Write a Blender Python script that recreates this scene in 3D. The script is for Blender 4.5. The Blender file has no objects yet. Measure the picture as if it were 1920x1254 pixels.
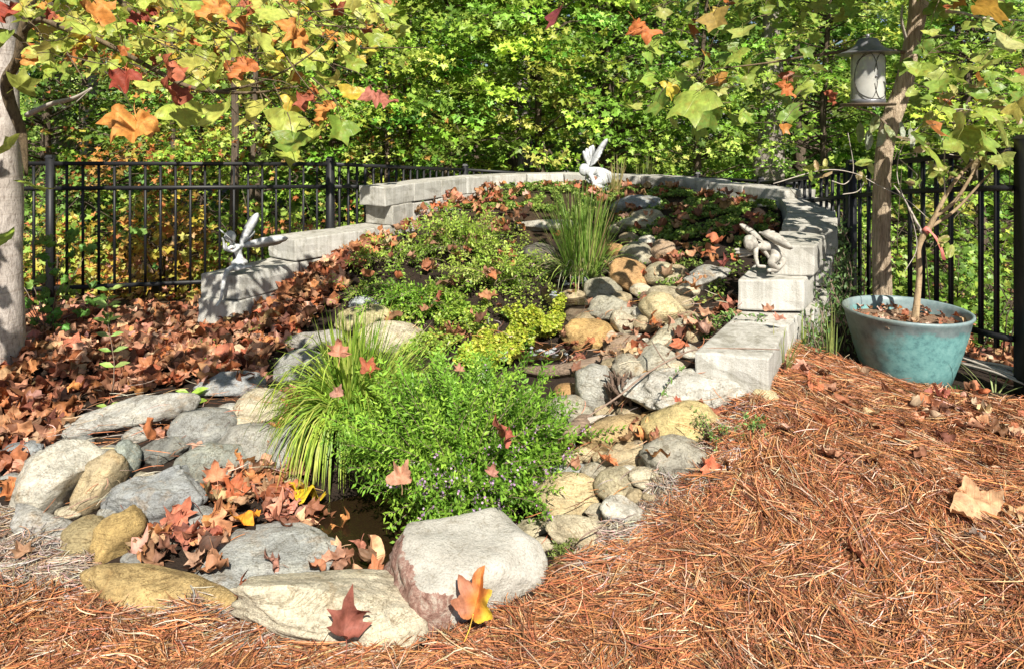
import bpy, bmesh, math
import numpy as np
from mathutils import Vector, Matrix, noise as mnoise

sc = bpy.context.scene
COL = sc.collection
rng = np.random.default_rng(7)
R = math.radians
FPX, HY, HC = 1300.0, 250.0, 1.60          # focal length in photo pixels, horizon row, camera height

# ------------------------------------------------------------------ camera, sky, sun
cam_d = bpy.data.cameras.new('camera'); cam = bpy.data.objects.new('camera', cam_d); COL.objects.link(cam)
cam.location = (0, 0, HC); cam.rotation_euler = (R(90), 0, 0)
cam_d.sensor_width = 36; cam_d.lens = FPX / 1920 * 36
cam_d.shift_y = -(627 - HY) / 1920
cam_d.clip_start = 0.05; cam_d.clip_end = 600
sc.camera = cam

TRAVEL = Vector((-0.22, 1.0, -0.96)).normalized()      # direction sunlight travels
world = bpy.data.worlds.new('World'); sc.world = world; world.use_nodes = True
wn = world.node_tree.nodes; wl = world.node_tree.links
bg = wn['Background']; sky = wn.new('ShaderNodeTexSky'); sky.sky_type = 'NISHITA'; sky.sun_disc = False
sky.sun_elevation = math.asin(-TRAVEL.z); sky.sun_rotation = math.atan2(-TRAVEL.x, -TRAVEL.y)
wl.new(sky.outputs[0], bg.inputs[0]); bg.inputs[1].default_value = 0.05
sun_d = bpy.data.lights.new('sun', 'SUN'); sun = bpy.data.objects.new('sun', sun_d); COL.objects.link(sun)
sun_d.energy = 5.0; sun_d.angle = R(0.5); sun_d.color = (1.0, 0.945, 0.83)
sun.rotation_euler = TRAVEL.to_track_quat('-Z', 'Y').to_euler()
sc.view_settings.view_transform = 'Standard'; sc.view_settings.look = 'None'
sc.view_settings.gamma = 1; sc.view_settings.use_curve_mapping = False
sc.view_settings.exposure = 0.80
sc.cycles.max_bounces = 6; sc.cycles.diffuse_bounces = 3; sc.cycles.transparent_max_bounces = 8

# ------------------------------------------------------------------ helpers
def W(px, py, Y):
    return Vector(((px - 960) * Y / FPX, Y, HC - (py - HY) * Y / FPX))

def to_px(X, Y, Z):
    return 960 + FPX * X / Y, HY + FPX * (HC - Z) / Y

def poly_in(px, py, poly):
    px = np.asarray(px, float); py = np.asarray(py, float)
    inside = np.zeros(px.shape, bool); n = len(poly); j = n - 1
    for i in range(n):
        xi, yi = poly[i]; xj, yj = poly[j]
        c = ((yi > py) != (yj > py)) & (px < (xj - xi) * (py - yi) / ((yj - yi) or 1e-9) + xi)
        inside ^= c; j = i
    return inside

def tag(o, label=None, cat=None, group=None, kind=None):
    if label: o['label'] = label
    if cat: o['category'] = cat
    if group: o['group'] = group
    if kind: o['kind'] = kind
    return o

def empty(name, loc=(0, 0, 0), parent=None):
    o = bpy.data.objects.new(name, None); COL.objects.link(o); o.location = loc
    o.empty_display_size = .1
    if parent: o.parent = parent
    return o

def link(name, me, mat=None, parent=None, loc=None):
    if mat is not None and not me.materials: me.materials.append(mat)
    o = bpy.data.objects.new(name, me); COL.objects.link(o)
    if parent is not None:
        o.parent = parent
        if parent.type == 'EMPTY' or True:
            o.matrix_parent_inverse = parent_world(parent).inverted()
    if loc is not None: o.location = loc
    return o

def parent_world(o):
    m = Matrix.LocRotScale(o.location, o.rotation_euler, o.scale)
    if o.parent: m = parent_world(o.parent) @ o.matrix_parent_inverse @ m
    return m

def tri_mesh(name, V, F, smooth=False, tint=None, luv=None):
    me = bpy.data.meshes.new(name)
    V = np.ascontiguousarray(V, np.float32).reshape(-1, 3); F = np.ascontiguousarray(F, np.int32).reshape(-1, 3)
    me.vertices.add(len(V)); me.vertices.foreach_set('co', V.ravel())
    me.loops.add(len(F) * 3); me.loops.foreach_set('vertex_index', F.ravel())
    me.polygons.add(len(F)); me.polygons.foreach_set('loop_start', np.arange(0, len(F) * 3, 3, dtype=np.int32))
    if smooth: me.polygons.foreach_set('use_smooth', np.ones(len(F), bool))
    if tint is not None:
        a = me.attributes.new('tint', 'FLOAT_COLOR', 'POINT')
        t = np.ones((len(V), 4), np.float32); t[:, :3] = tint; a.data.foreach_set('color', t.ravel())
    if luv is not None:
        a = me.attributes.new('luv', 'FLOAT_VECTOR', 'POINT'); a.data.foreach_set('vector', np.ascontiguousarray(luv, np.float32).ravel())
    me.update(calc_edges=True)
    return me

def rotmats(rx, ry, rz):
    cx, sx, cy, sy, cz, sz = np.cos(rx), np.sin(rx), np.cos(ry), np.sin(ry), np.cos(rz), np.sin(rz)
    M = np.empty((len(rx), 3, 3))
    M[:, 0, 0] = cy * cz; M[:, 0, 1] = cz * sx * sy - cx * sz; M[:, 0, 2] = cx * cz * sy + sx * sz
    M[:, 1, 0] = cy * sz; M[:, 1, 1] = cx * cz + sx * sy * sz; M[:, 1, 2] = -cz * sx + cx * sy * sz
    M[:, 2, 0] = -sy; M[:, 2, 1] = cy * sx; M[:, 2, 2] = cx * cy
    return M

def frames(d, up=None, roll=None):
    """rotation matrices whose local Y runs along d and local Z is near `up`"""
    d = d / np.linalg.norm(d, axis=1, keepdims=True)
    if up is None: up = np.tile([0, 0, 1.], (len(d), 1))
    x = np.cross(d, up); nx = np.linalg.norm(x, axis=1, keepdims=True); x = np.where(nx < 1e-4, [[1, 0, 0]], x / np.maximum(nx, 1e-6))
    z = np.cross(x, d)
    if roll is not None:
        c, s = np.cos(roll)[:, None], np.sin(roll)[:, None]
        x, z = x * c + z * s, z * c - x * s
    return np.stack([x, d, z], axis=2)

def stamp(T, M, P, S, tint):
    """T=(verts,faces,luv) ; returns big arrays"""
    tv, tf, tu = T
    n = len(P); k = len(tv)
    S = np.asarray(S, float)
    if S.ndim == 1: S = np.repeat(S[:, None], 3, 1)
    V = np.einsum('nij,nkj->nki', M, tv[None] * S[:, None, :]) + P[:, None, :]
    F = tf[None] + (np.arange(n) * k)[:, None, None]
    C = np.repeat(tint[:, None, :], k, 1)
    U = np.repeat(tu[None], n, 0)
    return V.reshape(-1, 3), F.reshape(-1, 3), C.reshape(-1, 3), U.reshape(-1, 3)

def merge(parts):
    V, F, C, U = [], [], [], []; o = 0
    for v, f, c, u in parts:
        V.append(v); F.append(f + o); C.append(c); U.append(u); o += len(v)
    return np.concatenate(V), np.concatenate(F), np.concatenate(C), np.concatenate(U)

def stamp_obj(name, parts, mat, parent=None, smooth=False):
    V, F, C, U = merge(parts)
    return link(name, tri_mesh(name, V, F, smooth, C, U), mat, parent)

def pick(pal, n, jit=.12):
    pal = np.array(pal, float); c = pal[rng.integers(0, len(pal), n)]
    return np.clip(c * (1 + rng.normal(0, jit, (n, 1))) * (1 + rng.normal(0, jit * .4, (n, 3))), .004, .95)

def catmull(P, k=8):
    P = [np.array(p, float) for p in P]; P = [2 * P[0] - P[1]] + P + [2 * P[-1] - P[-2]]; out = []
    for i in range(1, len(P) - 2):
        for j in range(k):
            t = j / k; a, b, c, d = P[i - 1:i + 3]
            out.append(.5 * (2 * b + (c - a) * t + (2 * a - 5 * b + 4 * c - d) * t * t + (3 * b - a - 3 * c + d) * t ** 3))
    out.append(P[-2]); return np.array(out)

def tube_arrays(path, radii, seg=8, rough=0.0, caps=True):
    path = np.asarray(path, float); n = len(path)
    radii = np.interp(np.linspace(0, 1, n), np.linspace(0, 1, len(np.atleast_1d(radii))), np.atleast_1d(radii))
    V = []; up = None
    for i in range(n):
        t = path[min(i + 1, n - 1)] - path[max(i - 1, 0)]; t = t / (np.linalg.norm(t) + 1e-9)
        if up is None:
            up = np.cross(t, [0, 1, 0] if abs(t[1]) < .9 else [1, 0, 0])
        up = up - t * np.dot(up, t); up /= np.linalg.norm(up) + 1e-9
        s = np.cross(t, up)
        for j in range(seg):
            a = 2 * math.pi * j / seg
            r = radii[i] * (1 + rough * mnoise.noise(Vector((math.cos(a) * 1.6 + 7, math.sin(a) * 1.6, float(path[i][2]) * 2.2 + float(path[i][0])))) )
            V.append(path[i] + (up * math.cos(a) + s * math.sin(a)) * r)
    F = []
    for i in range(n - 1):
        for j in range(seg):
            a = i * seg + j; b = i * seg + (j + 1) % seg; c = b + seg; d = a + seg
            F += [(a, b, c), (a, c, d)]
    if caps:
        V.append(path[0]); V.append(path[-1]); m = len(V)
        for j in range(seg):
            F.append((m - 2, (j + 1) % seg, j)); F.append((m - 1, (n - 1) * seg + j, (n - 1) * seg + (j + 1) % seg))
    V = np.array(V); z = np.zeros_like(V)
    return V, np.array(F), z + .5, V.copy()

def tube(name, path, radii, mat, parent=None, seg=8, rough=0.0):
    V, F, C, U = tube_arrays(path, radii, seg, rough)
    return link(name, tri_mesh(name, V, F, True, None, None), mat, parent)

def tubes(name, lst, mat, parent=None, seg=5, rough=0.):
    V, F, C, U = merge([tube_arrays(p, r, seg, rough) for p, r in lst])
    return link(name, tri_mesh(name, V, F, True), mat, parent)

def bm_obj(name, bm, mat, parent=None, smooth=False):
    me = bpy.data.meshes.new(name); bm.normal_update(); bm.to_mesh(me); bm.free()
    if smooth: me.polygons.foreach_set('use_smooth', np.ones(len(me.polygons), bool))
    return link(name, me, mat, parent)

def lathe(name, prof, mat, parent=None, center=(0, 0, 0), seg=48, smooth=True, wob=0.):
    V, F = [], []
    for i, (r, z) in enumerate(prof):
        for j in range(seg):
            a = 2 * math.pi * j / seg
            V.append((center[0] + r * math.cos(a), center[1] + r * math.sin(a), center[2] + z))
    for i in range(len(prof) - 1):
        for j in range(seg):
            a = i * seg + j; b = i * seg + (j + 1) % seg
            F += [(a, b, b + seg), (a, b + seg, a + seg)]
    return link(name, tri_mesh(name, np.array(V), np.array(F), smooth), mat, parent)

# ------------------------------------------------------------------ materials
class NT:
    def __init__(s, name):
        s.m = bpy.data.materials.new(name); s.m.use_nodes = True; s.t = s.m.node_tree
        s.b = s.t.nodes['Principled BSDF']; s.out = s.t.nodes['Material Output']
        s.b.inputs['Specular IOR Level'].default_value = .3
    def n(s, ty, **kw):
        x = s.t.nodes.new(ty)
        for k, v in kw.items():
            if k.startswith('_'): x.inputs[int(k[1:])].default_value = v
            else: setattr(x, k, v)
        return x
    def l(s, a, b): s.t.links.new(a, b)
    def noise(s, vec, scale, detail=4, rough=.6, dist=0):
        x = s.n('ShaderNodeTexNoise'); x.inputs['Scale'].default_value = scale; x.inputs['Detail'].default_value = detail
        x.inputs['Roughness'].default_value = rough; x.inputs['Distortion'].default_value = dist
        if vec is not None: s.l(vec, x.inputs['Vector'])
        return x.outputs['Fac']
    def ramp(s, fac, stops):
        x = s.n('ShaderNodeValToRGB'); e = x.color_ramp.elements
        while len(e) < len(stops): e.new(.5)
        for k, (p, c) in enumerate(stops):
            e[k].position = p; e[k].color = (*c, 1) if len(c) == 3 else c
        s.l(fac, x.inputs[0]); return x.outputs[0]
    def mix(s, fac, a, b, mode='MIX'):
        x = s.n('ShaderNodeMix', data_type='RGBA', blend_type=mode)
        for i, v in ((0, fac), (6, a), (7, b)):
            if hasattr(v, 'links') or hasattr(v, 'is_linked'): s.l(v, x.inputs[i])
            else: x.inputs[i].default_value = v if i == 0 else (*v, 1)
        return x.outputs[2]
    def math(s, op, a, b=None):
        x = s.n('ShaderNodeMath', operation=op)
        for i, v in ((0, a), (1, b)):
            if v is None: continue
            if hasattr(v, 'is_linked'): s.l(v, x.inputs[i])
            else: x.inputs[i].default_value = v
        return x.outputs[0]
    def bump(s, h, strength=.5, dist=.01):
        x = s.n('ShaderNodeBump'); x.inputs['Strength'].default_value = strength; x.inputs['Distance'].default_value = dist
        s.l(h, x.inputs['Height']); s.l(x.outputs[0], s.b.inputs['Normal']); return x
    def geo(s): return s.n('ShaderNodeNewGeometry').outputs['Position']
    def obj(s): return s.n('ShaderNodeTexCoord').outputs['Object']
    def base(s, c):
        if hasattr(c, 'is_linked'): s.l(c, s.b.inputs['Base Color'])
        else: s.b.inputs['Base Color'].default_value = (*c, 1)
    def rough(s, v): s.b.inputs['Roughness'].default_value = v
    def map(s, vec, scale):
        x = s.n('ShaderNodeMapping'); x.inputs['Scale'].default_value = scale; s.l(vec, x.inputs[0]); return x.outputs[0]

def leaf_mat(name, source, translucency=.3, rough=.55, veins=True, blotch=(.5, .25, .08), blotch_amt=.0, lobes=5, veinlight=1.25, spec=.25):
    t = NT(name)
    if source == 'object': col = t.n('ShaderNodeObjectInfo').outputs['Color']
    else: col = t.n('ShaderNodeAttribute', attribute_name='tint').outputs['Color']
    luv = t.n('ShaderNodeAttribute', attribute_name='luv').outputs['Vector']
    g = t.geo()
    nz = t.noise(g, 38, 3)
    v = t.ramp(nz, [(.3, (.68, .68, .68)), (.7, (1.25, 1.25, 1.25))])
    col = t.mix(1.0, col, v, 'MULTIPLY')
    if blotch_amt > 0:
        f = t.ramp(t.noise(g, 22, 4, .7), [(.5, (0, 0, 0)), (.66, (1, 1, 1))])
        f = t.math('MULTIPLY', f, blotch_amt)
        col = t.mix(f, col, blotch)
    if veins:
        sp = t.n('ShaderNodeSeparateXYZ'); t.l(luv, sp.inputs[0])
        ang = t.math('ARCTAN2', sp.outputs[0], t.math('ADD', sp.outputs[1], .75))
        rad = t.math('SQRT', t.math('ADD', t.math('MULTIPLY', sp.outputs[0], sp.outputs[0]), t.math('POWER', t.math('ADD', sp.outputs[1], .75), 2)))
        d = t.math('MULTIPLY', t.math('ABSOLUTE', t.math('SINE', t.math('MULTIPLY', ang, 4.6))), rad)
        f1 = t.ramp(d, [(0.0, (1, 1, 1)), (.07, (0, 0, 0))])
        ax = t.math('ABSOLUTE', sp.outputs[0])
        d2 = t.math('ABSOLUTE', t.math('SINE', t.math('MULTIPLY', t.math('SUBTRACT', sp.outputs[1], ax), 13)))
        f2 = t.ramp(d2, [(0.0, (.5, .5, .5)), (.18, (0, 0, 0))])
        f = t.math('MAXIMUM', f1, f2)
        col = t.mix(t.math('MULTIPLY', f, .55), col, t.mix(1.0, col, (veinlight,) * 3, 'MULTIPLY'))
        t.bump(t.math('ADD', f, t.math('MULTIPLY', nz, .8)), .5, .003)
    t.base(col); t.rough(rough); t.b.inputs['Specular IOR Level'].default_value = spec
    if translucency > 0:
        tr = t.n('ShaderNodeBsdfTranslucent'); t.l(col, tr.inputs[0])
        mx = t.n('ShaderNodeMixShader'); mx.inputs[0].default_value = translucency
        t.l(t.b.outputs[0], mx.inputs[1]); t.l(tr.outputs[0], mx.inputs[2]); t.l(mx.outputs[0], t.out.inputs[0])
    return t.m

M = {}
M['dry_obj'] = leaf_mat('dry_leaf_single', 'object', .12, .6, blotch=(.16, .06, .03), blotch_amt=.45)
M['dry_bulk'] = leaf_mat('dry_leaf_litter', 'attr', .12, .6, blotch=(.16, .06, .03), blotch_amt=.45)
M['fresh_obj'] = leaf_mat('fresh_leaf_single', 'object', .38, .42, blotch=(.42, .16, .04), blotch_amt=.28, spec=.4)
M['fresh_bulk'] = leaf_mat('fresh_leaf_mass', 'attr', .38, .5, blotch_amt=0, spec=.35)
M['small_bulk'] = leaf_mat('small_leaf_mass', 'attr', .35, .45, veins=False, spec=.4)
M['needle'] = leaf_mat('pine_needle', 'attr', .0, .8, veins=False, spec=.12)
M['blade'] = leaf_mat('grass_blade', 'attr', .35, .45, veins=False, spec=.35)

def stone_mat():
    t = NT('river_stone'); info = t.n('ShaderNodeObjectInfo'); o = t.obj()
    add = t.n('ShaderNodeVectorMath', operation='ADD'); t.l(o, add.inputs[0])
    cmb = t.n('ShaderNodeCombineXYZ'); r10 = t.math('MULTIPLY', info.outputs['Random'], 31.0)
    for i in range(3): t.l(r10, cmb.inputs[i])
    t.l(cmb.outputs[0], add.inputs[1]); v = add.outputs[0]
    big = t.noise(v, 6, 5, .62, .6); fine = t.noise(v, 55, 5, .75)
    strata = t.noise(t.map(v, (5, 5, 22)), 1.3, 8, .8, .6)
    col = t.mix(1.0, info.outputs['Color'], t.ramp(big, [(.32, (.68, .66, .63)), (.5, (1, 1, 1)), (.68, (1.25, 1.22, 1.15))]), 'MULTIPLY')
    col = t.mix(.6, col, t.ramp(strata, [(.36, (.6, .56, .5)), (.5, (1, 1, 1)), (.64, (1.2, 1.2, 1.16))]), 'MULTIPLY')
    stain = t.ramp(t.noise(v, 9, 4, .65, 1.0), [(.56, (0, 0, 0)), (.74, (1, 1, 1))])
    col = t.mix(t.math('MULTIPLY', stain, .55), col, (.34, .20, .07))
    grit = t.ramp(t.noise(v, 34, 6, .8, .4), [(.36, (.66, .63, .58)), (.47, (1, 1, 1)), (.62, (1.14, 1.14, 1.12))]); col = t.mix(.85, col, grit, 'MULTIPLY')
    speck = t.ramp(t.noise(v, 130, 3, .8), [(.36, (.66, .66, .66)), (.5, (1, 1, 1)), (.64, (1.12, 1.12, 1.12))])
    col = t.mix(1.0, col, speck, 'MULTIPLY')
    crack = t.ramp(t.noise(t.map(v, (3, 3, 9)), 1.0, 5, .65, 1.5), [(.482, (1, 1, 1)), (.497, (.4, .36, .3)), (.512, (1, 1, 1))])
    col = t.mix(.75, col, crack, 'MULTIPLY')
    t.base(col); t.rough(.82)
    h = t.math('ADD', t.math('MULTIPLY', fine, .55), t.math('ADD', t.math('MULTIPLY', strata, .7), t.math('MULTIPLY', big, .6)))
    t.bump(h, 1.0, .02)
    return t.m
M['stone'] = stone_mat()

def hero_mat():
    t = NT('boulder_pale'); o = t.obj(); g = t.geo()
    big = t.noise(o, 5, 6, .65, .3); fine = t.noise(o, 70, 5, .75)
    col = t.ramp(big, [(.3, (.38, .35, .30)), (.5, (.50, .475, .42)), (.7, (.58, .555, .50))])
    sp = t.n('ShaderNodeSeparateXYZ'); t.l(o, sp.inputs[0])
    nrm = t.n('ShaderNodeTexCoord').outputs['Normal']; ns = t.n('ShaderNodeSeparateXYZ'); t.l(nrm, ns.inputs[0])
    f = t.math('ADD', t.math('MULTIPLY', sp.outputs[0], -9), t.math('MULTIPLY', t.noise(o, 12, 5, .7), 1.1))
    f = t.math('ADD', f, t.math('MULTIPLY', ns.outputs[2], -1.0))
    f = t.ramp(f, [(0.0, (0, 0, 0)), (1.0, (0, 0, 0))]) if False else t.math('GREATER_THAN', f, 1.75)
    red = t.ramp(t.noise(o, 22, 6, .8, .8), [(.35, (.17, .08, .06)), (.5, (.33, .2, .16)), (.62, (.50, .42, .35))])
    col = t.mix(f, col, red)
    col = t.mix(1.0, col, t.ramp(t.noise(o, 150, 3, .8), [(.36, (.7, .7, .7)), (.5, (1, 1, 1))]), 'MULTIPLY')
    pit = t.ramp(t.noise(o, 30, 6, .8, .5), [(.36, (.62, .58, .52)), (.46, (1, 1, 1))]); col = t.mix(.8, col, pit, 'MULTIPLY')
    t.base(col); t.rough(.85); t.bump(t.math('ADD', fine, t.math('MULTIPLY', big, 1.4)), .8, .012)
    return t.m
M['boulder'] = hero_mat()

def concrete():
    t = NT('concrete_block'); o = t.geo(); info = t.n('ShaderNodeObjectInfo')
    big = t.noise(o, 5, 5, .6); fine = t.noise(o, 120, 4, .75)
    col = t.ramp(big, [(.3, (.42, .41, .38)), (.7, (.56, .55, .52))])
    nrm = t.n('ShaderNodeNewGeometry').outputs['Normal']; ns = t.n('ShaderNodeSeparateXYZ'); t.l(nrm, ns.inputs[0])
    top = t.ramp(ns.outputs[2], [(.4, (0, 0, 0)), (.75, (1, 1, 1))])
    weather = t.ramp(t.noise(o, 16, 6, .75), [(.34, (.30, .28, .24)), (.55, (.52, .50, .455))])
    col = t.mix(t.math('MULTIPLY', top, .75), col, weather)
    streak = t.ramp(t.noise(t.map(o, (26, 26, 1.6)), 1.0, 4, .7), [(.36, (.74, .72, .68)), (.55, (1, 1, 1)), (.7, (1.12, 1.12, 1.12))])
    col = t.mix(.8, col, streak, 'MULTIPLY')
    stain = t.ramp(t.noise(o, 3.2, 7, .78, .8), [(.38, (.62, .61, .56)), (.48, (1, 1, 1))]); col = t.mix(.8, col, stain, 'MULTIPLY')
    col = t.mix(1.0, col, t.ramp(info.outputs['Random'], [(0, (.88, .87, .85)), (1, (1.08, 1.08, 1.08))]), 'MULTIPLY')
    sp = t.ramp(t.noise(o, 230, 2, .8), [(.34, (.5, .5, .48)), (.43, (1, 1, 1))]); col = t.mix(.8, col, sp, 'MULTIPLY')
    t.base(col); t.rough(.9); t.bump(t.math('ADD', fine, t.math('MULTIPLY', big, .6)), .7, .006)
    return t.m
M['concrete'] = concrete()

def simple(name, col, rough=.6, metal=0, nscale=30, var=.25, bump=.3, bdist=.004, stretch=(1, 1, 1), spec=.3):
    t = NT(name); g = t.map(t.obj(), stretch); nz = t.noise(g, nscale, 5, .7)
    c = t.ramp(nz, [(.3, tuple(x * (1 - var) for x in col)), (.7, tuple(min(1, x * (1 + var)) for x in col))])
    t.base(c); t.rough(rough); t.b.inputs['Metallic'].default_value = metal; t.b.inputs['Specular IOR Level'].default_value = spec
    if bump: t.bump(nz, bump, bdist)
    return t.m
M['black_metal'] = simple('black_powder_coat', (.014, .014, .016), .5, 0, 60, .3, .1, .001, spec=.35)
M['fairy'] = simple('weathered_resin', (.48, .49, .50), .75, 0, 26, .4, .5, .004)
M['fairy_tan'] = simple('weathered_tan_resin', (.37, .345, .305), .75, 0, 22, .5, .5, .004)
M['root'] = simple('weathered_root', (.17, .115, .085), .85, 0, 6, .6, 1.0, .02, (14, 14, 3))
M['drift'] = simple('driftwood', (.23, .165, .12), .85, 0, 5, .6, 1.0, .012, (2, 22, 22))
M['twig'] = simple('twig_bark', (.24, .17, .13), .8, 0, 50, .35, .5)
M['palewood'] = simple('pale_twig', (.42, .37, .32), .8, 0, 40, .3, .5)
M['wire'] = simple('dark_wire', (.06, .055, .05), .5, .6, 60, .2, 0)
M['tin'] = simple('feeder_tin', (.22, .22, .24), .38, .55, 12, .35, .15, spec=.5)
M['copper'] = simple('feeder_tray', (.13, .10, .07), .5, .3, 20, .3, .1)
M['ribbon'] = simple('pink_ribbon', (.62, .2, .17), .6, 0, 20, .1, 0)
M['potmulch'] = simple('pot_mulch', (.22, .14, .09), .9, 0, 40, .5, .8, .02)
M['dark_trunk'] = simple('forest_bark', (.12, .09, .065), .9, 0, 5, .5, 1.0, .03, (9, 9, 1.6))
M['pale_trunk'] = simple('pale_forest_bark', (.32, .28, .25), .9, 0, 5, .4, 1.0, .03, (9, 9, 2))

def bark_mat(name, dark, light, sc=(26, 26, 3.2), bd=.02, lines=True):
    t = NT(name); g = t.map(t.geo(), sc)
    a = t.noise(g, 1.0, 6, .7, .7); b = t.noise(t.geo(), 60, 4, .75); c3 = t.noise(t.geo(), 4.5, 3, .6)
    col = t.ramp(a, [(.34, dark), (.52, light), (.75, tuple(x * 1.15 for x in light))])
    col = t.mix(1.0, col, t.ramp(c3, [(.35, (.78, .76, .74)), (.65, (1.1, 1.1, 1.1))]), 'MULTIPLY')
    if lines:
        h = t.ramp(t.noise(t.map(t.geo(), (3, 3, 60)), 1.0, 4, .7, 1.0), [(.36, (.6, .55, .5)), (.45, (1, 1, 1))]); col = t.mix(.6, col, h, 'MULTIPLY')
    t.base(col); t.rough(.88); t.bump(t.math('ADD', a, t.math('MULTIPLY', b, .4)), .9, bd)
    return t.m
M['bark_pale'] = bark_mat('pale_smooth_bark', (.30, .25, .225), (.56, .50, .46), (60, 60, 22), .006)
M['bark_tan'] = bark_mat('furrowed_tan_bark', (.22, .155, .10), (.58, .46, .33), (75, 75, 9), .03, False)
M['bark_brown'] = bark_mat('brown_branch_bark', (.05, .038, .022), (.17, .125, .075), (60, 60, 16), .012, False)
M['bark_sapling'] = bark_mat('smooth_sapling_bark', (.24, .17, .10), (.42, .31, .19), (50, 50, 12), .003)

def pot_mat():
    t = NT('teal_glaze'); o = t.obj(); sp = t.n('ShaderNodeSeparateXYZ'); t.l(o, sp.inputs[0])
    nz = t.noise(o, 9, 6, .7, .5)
    # teal glaze, grey at the rim; shade on the left side painted in darker
    f = t.math('ADD', t.math('MULTIPLY', sp.outputs[2], 7.0), t.math('MULTIPLY', nz, 1.6))
    rim = t.ramp(t.math('MULTIPLY', f, .3), [(.95, (0, 0, 0)), (1.0, (.7, .7, .7))])
    side = t.math('ADD', t.math('MULTIPLY', sp.outputs[0], -3.2), t.math('ADD', t.math('MULTIPLY', nz, .9), t.math('MULTIPLY', sp.outputs[2], 1.0)))
    side = t.ramp(t.math('MULTIPLY', side, .6), [(.74, (0, 0, 0)), (1.0, (1, 1, 1))])
    teal = t.ramp(t.noise(o, 26, 5, .75), [(.34, (.09, .21, .22)), (.5, (.15, .34, .34)), (.7, (.22, .43, .42))])
    brown = t.ramp(t.noise(o, 18, 5, .7), [(.35, (.11, .14, .13)), (.6, (.19, .225, .205))])  # dark teal-grey painted in for the shaded left side of the pot
    grey = t.ramp(t.noise(o, 18, 5, .7), [(.35, (.15, .17, .185)), (.6, (.26, .275, .29))])
    col = t.mix(side, t.mix(rim, teal, grey), brown)
    t.base(col); t.rough(.42); t.b.inputs['Specular IOR Level'].default_value = .4
    t.bump(t.noise(o, 60, 4, .7), .15, .003)
    return t.m
M['pot'] = pot_mat()

def mesh_glass():
    t = NT('feeder_screen'); o = t.obj()
    nz = t.ramp(t.noise(o, 9, 4, .6), [(.35, (.5, .5, .47)), (.65, (.72, .72, .68))])
    t.base(nz); t.rough(.25)
    t.b.inputs['Alpha'].default_value = .62
    return t.m
M['screen'] = mesh_glass()

def water_mat():
    t = NT('dark_pond_water'); t.base((.022, .013, .006)); t.rough(.04); t.b.inputs['Specular IOR Level'].default_value = .5
    t.b.inputs['Alpha'].default_value = .8
    t.bump(t.noise(t.geo(), 22, 3, .6, .6), .35, .01)
    return t.m
M['water'] = water_mat()
def foam_mat():
    t = NT('splashing_water'); t.base((.75, .8, .82)); t.rough(.1); t.b.inputs['Alpha'].default_value = .55
    t.bump(t.noise(t.geo(), 120, 3, .7), 1., .02); return t.m
M['foam'] = foam_mat()

def ground_mat():
    t = NT('soil_ground'); g = t.geo(); a = t.n('ShaderNodeAttribute', attribute_name='tint').outputs['Color']
    n1 = t.noise(g, 14, 6, .75); n2 = t.noise(g, 80, 4, .8)
    c = t.mix(1.0, a, t.ramp(n1, [(.3, (.55, .5, .45)), (.5, (1, 1, 1)), (.72, (1.5, 1.4, 1.3))]), 'MULTIPLY')
    t.base(c); t.rough(.95); t.bump(t.math('ADD', n1, n2), 1., .04); return t.m
M['ground'] = ground_mat()
# ------------------------------------------------------------------ terrain
INNER = [(-1.98, 4.95), (-1.72, 5.5), (-1.12, 6.25), (-.84, 6.85), (-.255, 7.85), (.25, 8.2), (.64, 8.3), (1.34, 7.95), (1.85, 7.3), (2.22, 6.6), (2.38, 6.05)]
ZI_L = [.22, .42, .66, .80, .93, .95, .96, .98, 1.0, 1.0, .95]
RIGHT = [(.95, 3.35), (1.36, 4.05), (1.72, 4.55), (2.05, 5.2), (2.36, 5.95)]
ZI_R = [.36, .52, .68, .80, .92]
ctrl = []
def pxc(px, py, Y=None, Z=None):
    if Z is not None: Y = (HC - Z) * FPX / (py - HY)
    p = W(px, py, Y); ctrl.append((p.x, p.y, p.z))
def wall_ctrl(P, Z, out_sign, zo):
    P = np.array(P)
    for i in range(len(P)):
        a = P[max(i - 1, 0)]; b = P[min(i + 1, len(P) - 1)]; t = (b - a) / np.linalg.norm(b - a); nrm = np.array([-t[1], t[0]]) * out_sign
        pi = P[i] - nrm * .06; po = P[i] + nrm * .42
        ctrl.append((pi[0], pi[1], Z[i])); ctrl.append((po[0], po[1], zo[i]))
wall_ctrl(INNER, ZI_L, 1, [.12, .1, .05, 0, -.05, -.1, -.1, -.05, 0, .05, .15])
wall_ctrl(RIGHT, ZI_R, -1, [.35, .32, .3, .27, .2])
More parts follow.
